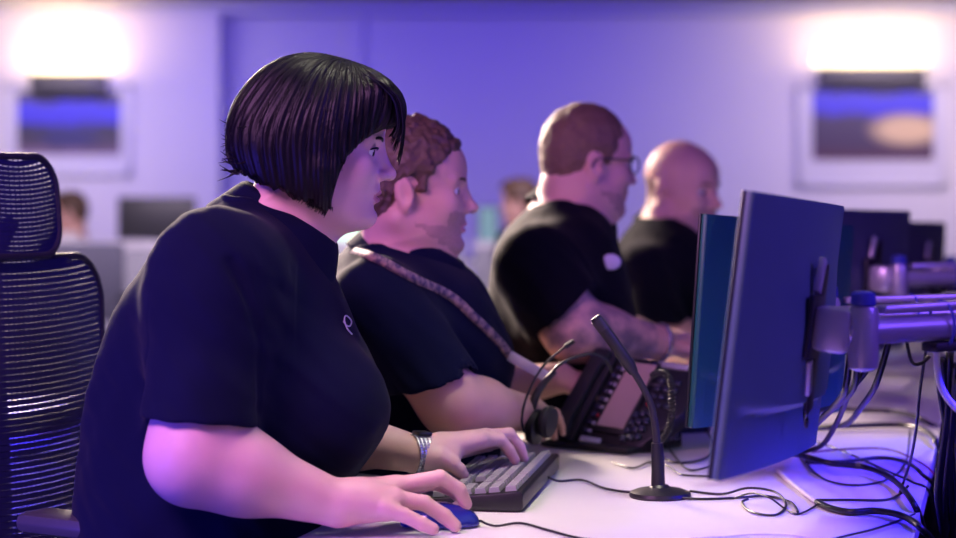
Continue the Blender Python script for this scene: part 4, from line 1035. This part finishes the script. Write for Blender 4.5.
# ================================================================== loose cables
G = 'cables over the right side of the desk'
def cab(pts, r, label, m='cable'): return cable([dp(a, b_, h) for a, b_, h in pts], r, label, m, 8, 'cable', None)
cab([(668,497,.004),(700,499,.003),(735,498,.003),(765,496,.003),(790,502,.003),(798,512,.003)], .0021, 'black cable running right from the microphone base')
cab([(690,491,.003),(722,494,.003),(748,488,.012),(775,492,.012),(786,505,.003),(775,515,.003),(752,512,.003),(742,503,.003),(748,499,.006)], .0020, 'black cable looping beside the foot of the nearest monitor')
cab([(735,498,.006),(752,493,.018),(770,498,.018),(784,508,.004),(797,514,.003),(812,508,.003),(818,503,.004)], .0016, 'thin black cable curling in the front right corner of the desk')
cab([(690,538,.002),(730,536,.002),(764,534,.002),(800,536,.002),(850,546,.002)], .0014, 'thin grey cable lying along the front of the desk', 'cable_white')
cab([(632,446,.004),(640,448,.004),(655,452,.004),(672,462,.004),(700,460,.004),(716,448,.004),(706,430,.02),(700,415,.05)], .0022, 'black cable looping below the mesh pen cup')
cab([(664,440,.02),(676,458,.004),(690,470,.004),(712,466,.004),(730,462,.004)], .0020, 'black cable between mesh pen cup and nearest monitor')
cab([(612,462,.003),(633,468,.003),(650,462,.003),(668,466,.003),(680,474,.003),(700,476,.003),(724,476,.003)], .0018, 'thin black cable under the mesh pen cup')
cab([(778,471,.004),(789,481,.004),(803,492,.004),(817,502,.005)], .0042, 'short white cable on the desk right of the nearest monitor', 'cable_white')
cab([(817,502,.005),(830,508,.005),(850,512,.006),(878,511,.008),(905,517,.010),(925,532,.0),(938,548,-.08)], .0052, 'thick black cable continuing from the white cable over the desk edge')
cab([(770,450,.06),(800,455,.03),(830,463,.02),(868,468,.014),(896,482,.012),(915,506,.010),(924,530,-.05)], .0050, 'thick black cable sweeping from under the nearest monitor to the desk edge')
cab([(805,462,.01),(840,462,.008),(880,458,.008),(905,462,.010),(922,474,.012),(936,495,-.05),(940,560,-.3)], .0036, 'black cable crossing the blue-lit desk beside the thick one')
cab([(812,452,.012),(850,449,.012),(885,449,.012),(912,458,.010),(934,474,.008),(944,500,-.08),(946,560,-.3)], .0018, 'thin red cable crossing the blue-lit desk', 'cable_red')
cab([(808,428,.01),(850,426,.01),(900,425,.012),(925,431,.012),(938,446,.006),(944,470,-.08),(944,540,-.3)], .0052, 'thick black cable crossing the middle of the blue-lit desk')
cab([(815,408,.012),(860,410,.012),(895,412,.012),(925,421,.010),(944,440,-.04),(948,500,-.25)], .0050, 'thick black cable behind the middle one on the blue-lit desk')
cab([(812,440,.01),(845,452,.006),(885,470,.006),(912,482,.006),(930,494,-.02),(936,540,-.2)], .0022, 'thin black cable slanting towards the desk edge')
cab([(814,500,.004),(850,500,.004),(885,500,.004),(900,494,.004),(908,486,.02)], .0022, 'thin black cable lying straight across the front of the blue-lit desk')
cab([(800,448,.004),(812,470,.003),(832,482,.003),(862,485,.003),(890,478,.003),(906,462,.004),(910,430,.03)], .0020, 'thin black cable looping back under the monitor arm')
cab([(800,548,.003),(845,536,.003),(870,530,.003),(895,522,.003),(915,514,-.0)], .0018, 'faint thin cable near the front corner of the blue-lit desk')
# hanging bundles from the nearest arm joint
def hang(pts, r, label, m='cable'): return cable([W(*p) for p in pts], r, label, m, 8)
hang([(852,338,3.05),(846,385,3.1),(838,402,3.2),(812,428,3.45),(795,445,3.6)], .0052, 'black cable hanging left from the nearest arm joint')
hang([(858,338,3.06),(856,380,3.1),(846,398,3.2),(832,408,3.4),(812,412,3.6)], .0050, 'black cable hanging beside the nearest arm joint')
hang([(880,338,3.1),(868,368,3.15),(850,392,3.2),(838,420,3.4),(822,445,3.65),(800,452,3.7)], .0045, 'black cable hanging right of the nearest arm joint')
hang([(890,338,3.15),(876,384,3.2),(862,406,3.4),(846,424,3.75),(820,428,3.9)], .0050, 'black cable dangling with a plug below the nearest arm tube')
hang([(806,410,3.0),(800,432,3.05),(790,444,3.1),(765,455,3.1)], .0050, 'black cable curving under the nearest monitor')
hang([(906,338,3.0),(912,362,3.0),(922,363,3.0),(930,356,3.0)], .0026, 'short black cable loop under the nearest arm tube')
hang([(928,338,3.0),(920,390,3.05),(916,430,3.15),(910,462,3.3),(900,492,3.4)], .0024, 'thin black cable dropping from the nearest arm tube')
hang([(936,338,3.0),(938,375,3.0),(946,396,3.0),(958,410,3.0)], .0050, 'white cable curving down at the right edge of the photo', 'cable_white')
for i, (x0, x1, x2, w_) in enumerate([(950,946,938,.006),(942,948,950,.005),(956,952,945,.006),(936,944,956,.004),(958,955,958,.005)]):
    hang([(x0,352+6*i,3.05),(x1,420,3.08),(x2,490,3.1),(x2+6-3*i,545,3.12),(x2,640,3.14)], w_, ['black cable hanging nearest the desk edge in the gap','black cable hanging second in the bundle behind the desk','thick black cable hanging behind the bundle in the gap','thin black cable slanting right in the gap behind the desk','black cable hanging at the far right of the bundle'][i])
# things standing on the far part of the desk
def paper(px, py, w, d, rot, h, label):
    c = dp(px, py, 0); c[2] = DH+h; b = B(); b.box(c, (w, d, .0018), Rz(rot), 0); o = b.build('paper_sheet', [M['paper']], None, False); tag(o, label, 'paper')
paper(905,358,.20,.28,.2,.002,'white paper sheet on the far desk right of the second arm')
paper(866,383,.21,.29,-.3,.002,'white paper sheet on the desk behind the nearest arm')
paper(895,372,.16,.22,.5,.005,'white paper sheet lying over another behind the nearest arm')
# ================================================================== chairs
def office_chair(label, c, yaw, back_h=.50, arms=True, group='office chairs at the desk'):
    """seat centre c (x, y), facing yaw"""
    R = Rz(yaw); P = lambda x, y, z: V(c[0], c[1], 0)+R@np.array([x, y, z])
    r = empty('office_chair', P(0,0,0), label, 'chair', group)
    b = B(); b.box(P(0,0,.445), (.46,.47,.07), R, .028); b.build('seat', [M['greychair']], r)
    b = B(); n = 10; vs = []; fs = []
    b = B(); b.box(P(-.225,0,.50+back_h/2), (.045,.42,back_h-.06), R, .02); b.build('backrest', [M['greychair']], r)
    b = B(); b.tube([P(-.06,0,.40), P(-.25,0,.40), P(-.27,0,.52), P(-.255,0,.66)], .018, n=10, sub=3); b.build('back_bracket', [M['chairframe']], r)
    base_parts(r, P, R); 
    if arms:
        for s in (-1, 1): armrest(r, P, R, s)
    return r
def armrest(r, P, R, s, w=.27, z=.665, mt='padgrey'):
    b = B(); b.tube([P(0,s*.16,.42), P(0,s*(w-.01),.43), P(0,s*w,.50), P(0,s*w,z-.03)], .016, n=10, sub=3); b.build('arm_post', [M['chairframe']], r)
    b = B(); b.box(P(.02,s*w,z), (.25,.075,.032), R, .014); b.build('armrest', [M[mt]], r)
def base_parts(r, P, R):
    b = B(); b.tube([P(0,0,.10), P(0,0,.41)], .026, n=14); b.build('gas_column', [M['metal_dark']], r)
    for k in range(5):
        a = 2*PI*k/5+.3; d = V(math.cos(a), math.sin(a), 0)
        b = B(); b.tube([P(*(d*.02+V(0,0,.105))), P(*(d*.29+V(0,0,.075)))], [.022,.014], n=10); b.build('base_leg', [M['chairframe']], r)
        b = B(); q = P(*(d*.29+V(0,0,.027))); b.lathe([(.008,-.018),(.026,-.016),(.026,.016),(.008,.018)], q, Rz(a)@Rx(PI/2), 16); b.tube([q, q+V(0,0,.045)], .008, n=8); b.build('caster', [M['black']], r)
def mesh_chair():
    f = nrm(V(.85,-.53,0)); yaw = math.atan2(f[1], f[0]); R = Rz(yaw)
    bc = V(-.775, 3.57, 0); sc_ = bc+f*.40
    P = lambda x, y, z: V(sc_[0], sc_[1], 0)+R@np.array([x, y, z])
    r = empty('mesh_office_chair', P(0,0,0), 'black mesh office chair with separate headrest, behind the woman', 'chair', None)
    b = B(); b.box(P(0,0,.455), (.48,.48,.06), R, .026); b.build('seat', [M['greychair']], r)
    def pan(u, w_, h_, z0, x0, lean, curv, rc):      # outline point
        return None
    def surf(y, z, z0, x0, lean, curv): return P(x0-lean*(z-z0)-.05*math.sin((z-z0)*3.2)*0+curv*(y*y)*1.0+.0, y, z)
    def outline(hw, z0, z1, rt, rb, n=10, taper=0):
        pts = []
        for cx, cz, a0, rr in ((hw-rt, z1-rt, 0, rt), (-(hw-rt), z1-rt, PI/2, rt), (-(hw-taper-rb), z0+rb, PI, rb), (hw-taper-rb, z0+rb, 1.5*PI, rb)):
            for k in range(n+1): a = a0+PI/2*k/n; pts.append((cx+rr*math.cos(a), cz+rr*math.sin(a)))
        return pts
    def mesh_panel(name, hw, z0, z1, rt, rb, x0, lean, curv, pitch, taper=0, par=None):
        ol = outline(hw, z0, z1, rt, rb, taper=taper)
        sf = lambda y, z: surf(y, z, z0, x0, lean, curv)
        b = B(); pp = [sf(y, z) for y, z in ol]; pp.append(pp[0]); pp.append(pp[1]); b.tube(pp, .0062, n=10, caps=False); fr = b.build(name+'_frame', [M['chairframe']], par)
        # horizontal weave strips inside the outline
        b = B(); z = z0+pitch
        zn = z; z = zn
        while zn < z1+.008:
            z = min(zn, z1-.0015); xs = []
            for i in range(len(ol)):
                (ya, za), (yb, zb) = ol[i], ol[(i+1) % len(ol)]
                if (za-z)*(zb-z) < 0: xs.append(ya+(yb-ya)*(z-za)/(zb-za))
            if len(xs) >= 2:
                lo, hi = min(xs), max(xs); n = 14; vs = []; fs = []
                for i in range(n+1):
                    y = lo+(hi-lo)*i/n; p = sf(y, z); q = R@V(.0016,0,0)
                    hh = pitch*.455; bow = .010*(1-(2*i/n-1)**2)
                    vs += [p+q+V(0,0,-hh-bow), p+q+V(0,0,hh-bow), p-q+V(0,0,hh-bow), p-q+V(0,0,-hh-bow)]
                for i in range(n):
                    a = i*4
                    for j in range(4): fs.append((a+j, a+4+j, a+4+(j+1)%4, a+(j+1)%4))
                b.add(vs, fs)
            zn += pitch
        b.build(name+'_mesh', [M['mesh']], par, False)
        # fine upright threads
        b = B()
        for y in np.arange(-hw+.012, hw-.01, .012):
            zs = []
            for i in range(len(ol)):
                (ya, za), (yb, zb) = ol[i], ol[(i+1) % len(ol)]
                if (ya-y)*(yb-y) < 0: zs.append(za+(zb-za)*(y-ya)/(yb-ya))
            if len(zs) >= 2: b.tube([sf(y, z)-R@V(.002,0,0) for z in np.linspace(min(zs), max(zs), 8)], .0011, n=4, caps=False)
        b.build(name+'_thread', [M['mesh']], par, False)
        return sf
    sb = mesh_panel('backrest', .238, .52, 1.118, .085, .05, -.365, .06, -.55, .0105, .02, r)
    hb = mesh_panel('headrest', .102, 1.122, 1.290, .060, .050, -.385, .10, -1.0, .0078, 0, r)
    # lumbar frame behind the mesh: spine, cross bar
    b = B(); b.tube([P(-.43,0,.40), P(-.44,0,.60), P(-.445,0,.84), P(-.46,0,1.02), P(-.45,0,1.12), P(-.41,0,1.18)], [.024,.024,.020,.018,.016,.014], n=12, sub=4); b.tube([P(-.05,0,.41), P(-.30,0,.40), P(-.43,0,.42)], .026, n=10, sub=3); b.build('spine', [M['chairframe']], r)
    b = B(); b.tube([P(-.41,-.225,.86), P(-.425,-.10,.835), P(-.43,0,.83), P(-.425,.10,.835), P(-.41,.225,.86)], .017, n=10, sub=3); b.tube([P(-.39,-.20,.62), P(-.41,-.09,.60), P(-.42,0,.60), P(-.41,.09,.60), P(-.39,.20,.62)], .020, n=10, sub=3); b.build('lumbar_bar', [M['chairframe']], r)
    base_parts(r, P, R)
    for s in (-1, 1): armrest(r, P, R, s, .275, .742, 'padgrey')
mesh_chair()
office_chair('office chair under the man with the patterned lanyard', (-.22, 3.88), -.2, .42)
office_chair('office chair under the man with glasses', (.10, 4.45), -.2, .42)
office_chair('office chair under the bald man', (.42, 5.32), -.2, .42)
# ================================================================== background furniture
def divider(x0, x1, y, top, label):
    r = empty('fabric_divider', ((x0+x1)/2, y, 0), label, 'divider', 'fabric dividers across the room')
    b = B(); b.box(((x0+x1)/2, y, top/2-.02), (x1-x0-.01, .05, top-.06), None, .006); b.build('panel', [M['panel']], r)
    b = B(); b.box(((x0+x1)/2, y, top-.02), (x1-x0, .07, .05), None, .01); b.build('top_rail', [M['panelrail']], r)
    for x in (x0+.15, x1-.15): b = B(); b.box((x, y, .01), (.04,.4,.02), None, .004); b.build('foot', [M['metal_dark']], r)
zt = 11.6; top = W(0,242,zt)[2]; xs = [W(-60,0,zt)[0], W(101,0,zt)[0], W(262,0,zt)[0], W(470,0,zt)[0], W(640,0,zt)[0]]
for i, lb in enumerate(['grey fabric divider at the far left behind the mesh chair','grey fabric divider behind the woman’s back','grey fabric divider hidden mostly by the woman','grey fabric divider seen between the men']):
    divider(xs[i]+.02, xs[i+1]-.03, zt, top, lb)
b = B(); PC = (-.98, 5.05); pd = empty('added_cabinet', (PC[0], PC[1], 0), 'low pale cabinet added to catch blue light behind the mesh chair back', 'cabinet')  # added so the blue light has a surface behind the mesh
b.box((PC[0], PC[1], .355), (.62,.45,.67), None, .008); b.build('carcass', [M['panelrail']], pd)
b = B(); b.box((PC[0], PC[1], .70), (.66,.48,.03), None, .006); b.build('cabinet_top', [M['panelrail']], pd)
for zz in (.20,.42,.60):
    b = B(); b.box((PC[0], PC[1]-.233, zz-.0), (.58,.016,.19 if zz < .5 else .13), None, .004); dr = b.build('drawer', [M['panelrail']], pd)
    b = B(); b.box((PC[0], PC[1]-.245, zz+.03), (.14,.012,.012), None, .004); b.build('handle', [M['metal_dark']], dr)
r = office_chair('grey office chair in front of the fabric divider at the left', (W(75,0,10.6)[0], 10.6), -PI/2, .46, True, 'spare grey chairs')
def far_desk(x0, x1, y, label):
    r = empty('far_desk', ((x0+x1)/2, y, 0), label, 'desk', 'desks of the row behind')
    b = B(); b.box(((x0+x1)/2, y, .735), (x1-x0, .8, .03), None, .004); b.build('desk_top', [M['desk']], r)
    for x in (x0+.08, x1-.08): b = B(); b.box((x, y, .36), (.05,.7,.72), None, .004); b.build('leg', [M['metal_dark']], r)
far_desk(-5.2, -1.55, 13.3, 'far desk behind the dividers at the left carrying a dark monitor')
far_desk(-1.3, 1.6, 13.3, 'far desk behind the dividers in the middle carrying lit screens')
def far_monitor(px0, px1, py0, py1, z, label, scr, front):
    a, c = W(px0, py1, z), W(px1, py0, z); cx = (a[0]+c[0])/2; cz = (a[2]+c[2])/2
    r = empty('computer_monitor', (cx, z, .75), label, 'monitor', 'monitors in the row behind')
    b = B(); b.box((cx, z, cz), (c[0]-a[0], .03, c[2]-a[2]), None, .008); b.build('casing', [M['graphite']], r)
    if scr: b = B(); b.box((cx, z-.017, cz), (c[0]-a[0]-.02, .004, c[2]-a[2]-.02)); b.build('screen', [M[scr]], r, False)
    b = B(); b.tube([(cx, z+.03, .76), (cx, z+.03, cz)], .02, n=10); b.box((cx, z+.03, .757), (.22,.18,.012), None, .004); b.build('stand', [M['black']], r)
far_monitor(118,196,197,240,13.2,'dark monitor above the divider behind the woman’s back',None,False)
far_monitor(322,372,222,272,13.2,'bright pale green screen showing below the woman’s chin','screen_green',True)
far_monitor(478,498,206,244,13.2,'dim teal screen showing between the second and third men','screen_teal',True)
# ================================================================== lights
def area(name, loc, target, size, energy, col, sy=None, spread=None):
    ld = bpy.data.lights.new(name, 'AREA'); ld.energy = energy; ld.color = col; ld.size = size
    if sy: ld.shape = 'RECTANGLE'; ld.size_y = sy
    if spread: ld.spread = math.radians(spread)
    o = bpy.data.objects.new(name, ld); COL.objects.link(o); o.location = loc
    o.rotation_euler = (Vector(target)-Vector(loc)).to_track_quat('-Z', 'Y').to_euler(); return o
area('ceiling_light_warm', (-1.3, 6.6, 2.55), (-.15, 4.0, 1.1), 1.2, 150, (1,.76,.64), 1.6, 60)
area('desk_fill_overhead', (.02, 3.2, 2.58), (.08, 3.18, .75), .4, 1.9, (1,.95,.72), .4, 40)  # narrow light added to whiten the desk front, source unseen
area('pink_key_overhead', (-1.2, 1.9, 2.5), (-.1, 3.1, .9), 1.0, 27, (.95,.38,1), 1.0, 95)  # unseen pink key added overhead for the skin
area('violet_fill_right', (2.3, 2.2, 2.4), (.1, 3.6, .9), 1.2, 56, (.19,.07,1), 1.2)  # violet fill added from the upper right, source unseen
area('blue_led_strip', tuple(D(.35,.97,.24)), tuple(D(.35,.74,.0)), 1.5, 4.6, (.02,.01,1), .03, 80)
area('blue_fill_left', (-1.5, 2.3, .75), (-.6, 3.3, .9), .5, 26, (.08,.05,1), .5)  # unseen blue fill added at left to tint chair and forearm
area('blue_fill_cabinet', (-1.35, 4.1, 1.5), (-.98, 5.0, .5), .4, 40, (.04,.03,1), .4, 90)  # blue light added only to colour the cabinet front
area('wall_wash_violet', (-.4, 14.6, 2.5), (-.4, 17.0, 1.3), 5.0, 78, (.05,.015,1), .4)
area('wall_wash_right', (3.7, 14.8, 2.5), (3.7, 17.0, 1.2), 2.2, 44, (1,.78,1), .4, 125)
area('wall_wash_left', (-3.5, 14.4, 2.5), (-3.5, 16.6, 1.2), 2.0, 28, (1,.8,1), .4, 110)
area('row_behind_fill', (-1.2, 9.6, 2.5), (-1.2, 12.3, .9), 4.5, 70, (.95,.75,1), 1.0, 90)  # fill added to brighten the people beyond the dividers
wd = bpy.data.worlds.new('World'); bpy.context.scene.world = wd; wd.use_nodes = True
wd.node_tree.nodes['Background'].inputs[0].default_value = (.12,.08,.35,1); wd.node_tree.nodes['Background'].inputs[1].default_value = .5
# ================================================================== camera
cd = bpy.data.cameras.new('camera'); cam = bpy.data.objects.new('camera', cd); COL.objects.link(cam)
cam.location = (0, 0, EYE); cam.rotation_euler = (PI/2, 0, 0); cd.lens = FPX/956*36; cd.sensor_width = 36; cd.shift_y = -89/956; cd.clip_end = 60
cd.dof.use_dof = True; cd.dof.focus_distance = 3.22; cd.dof.aperture_fstop = 2.6
bpy.context.scene.camera = cam
sc = bpy.context.scene; sc.view_settings.view_transform = 'Standard'; sc.view_settings.look = 'None'; sc.view_settings.gamma = 1; sc.view_settings.exposure = 0.0
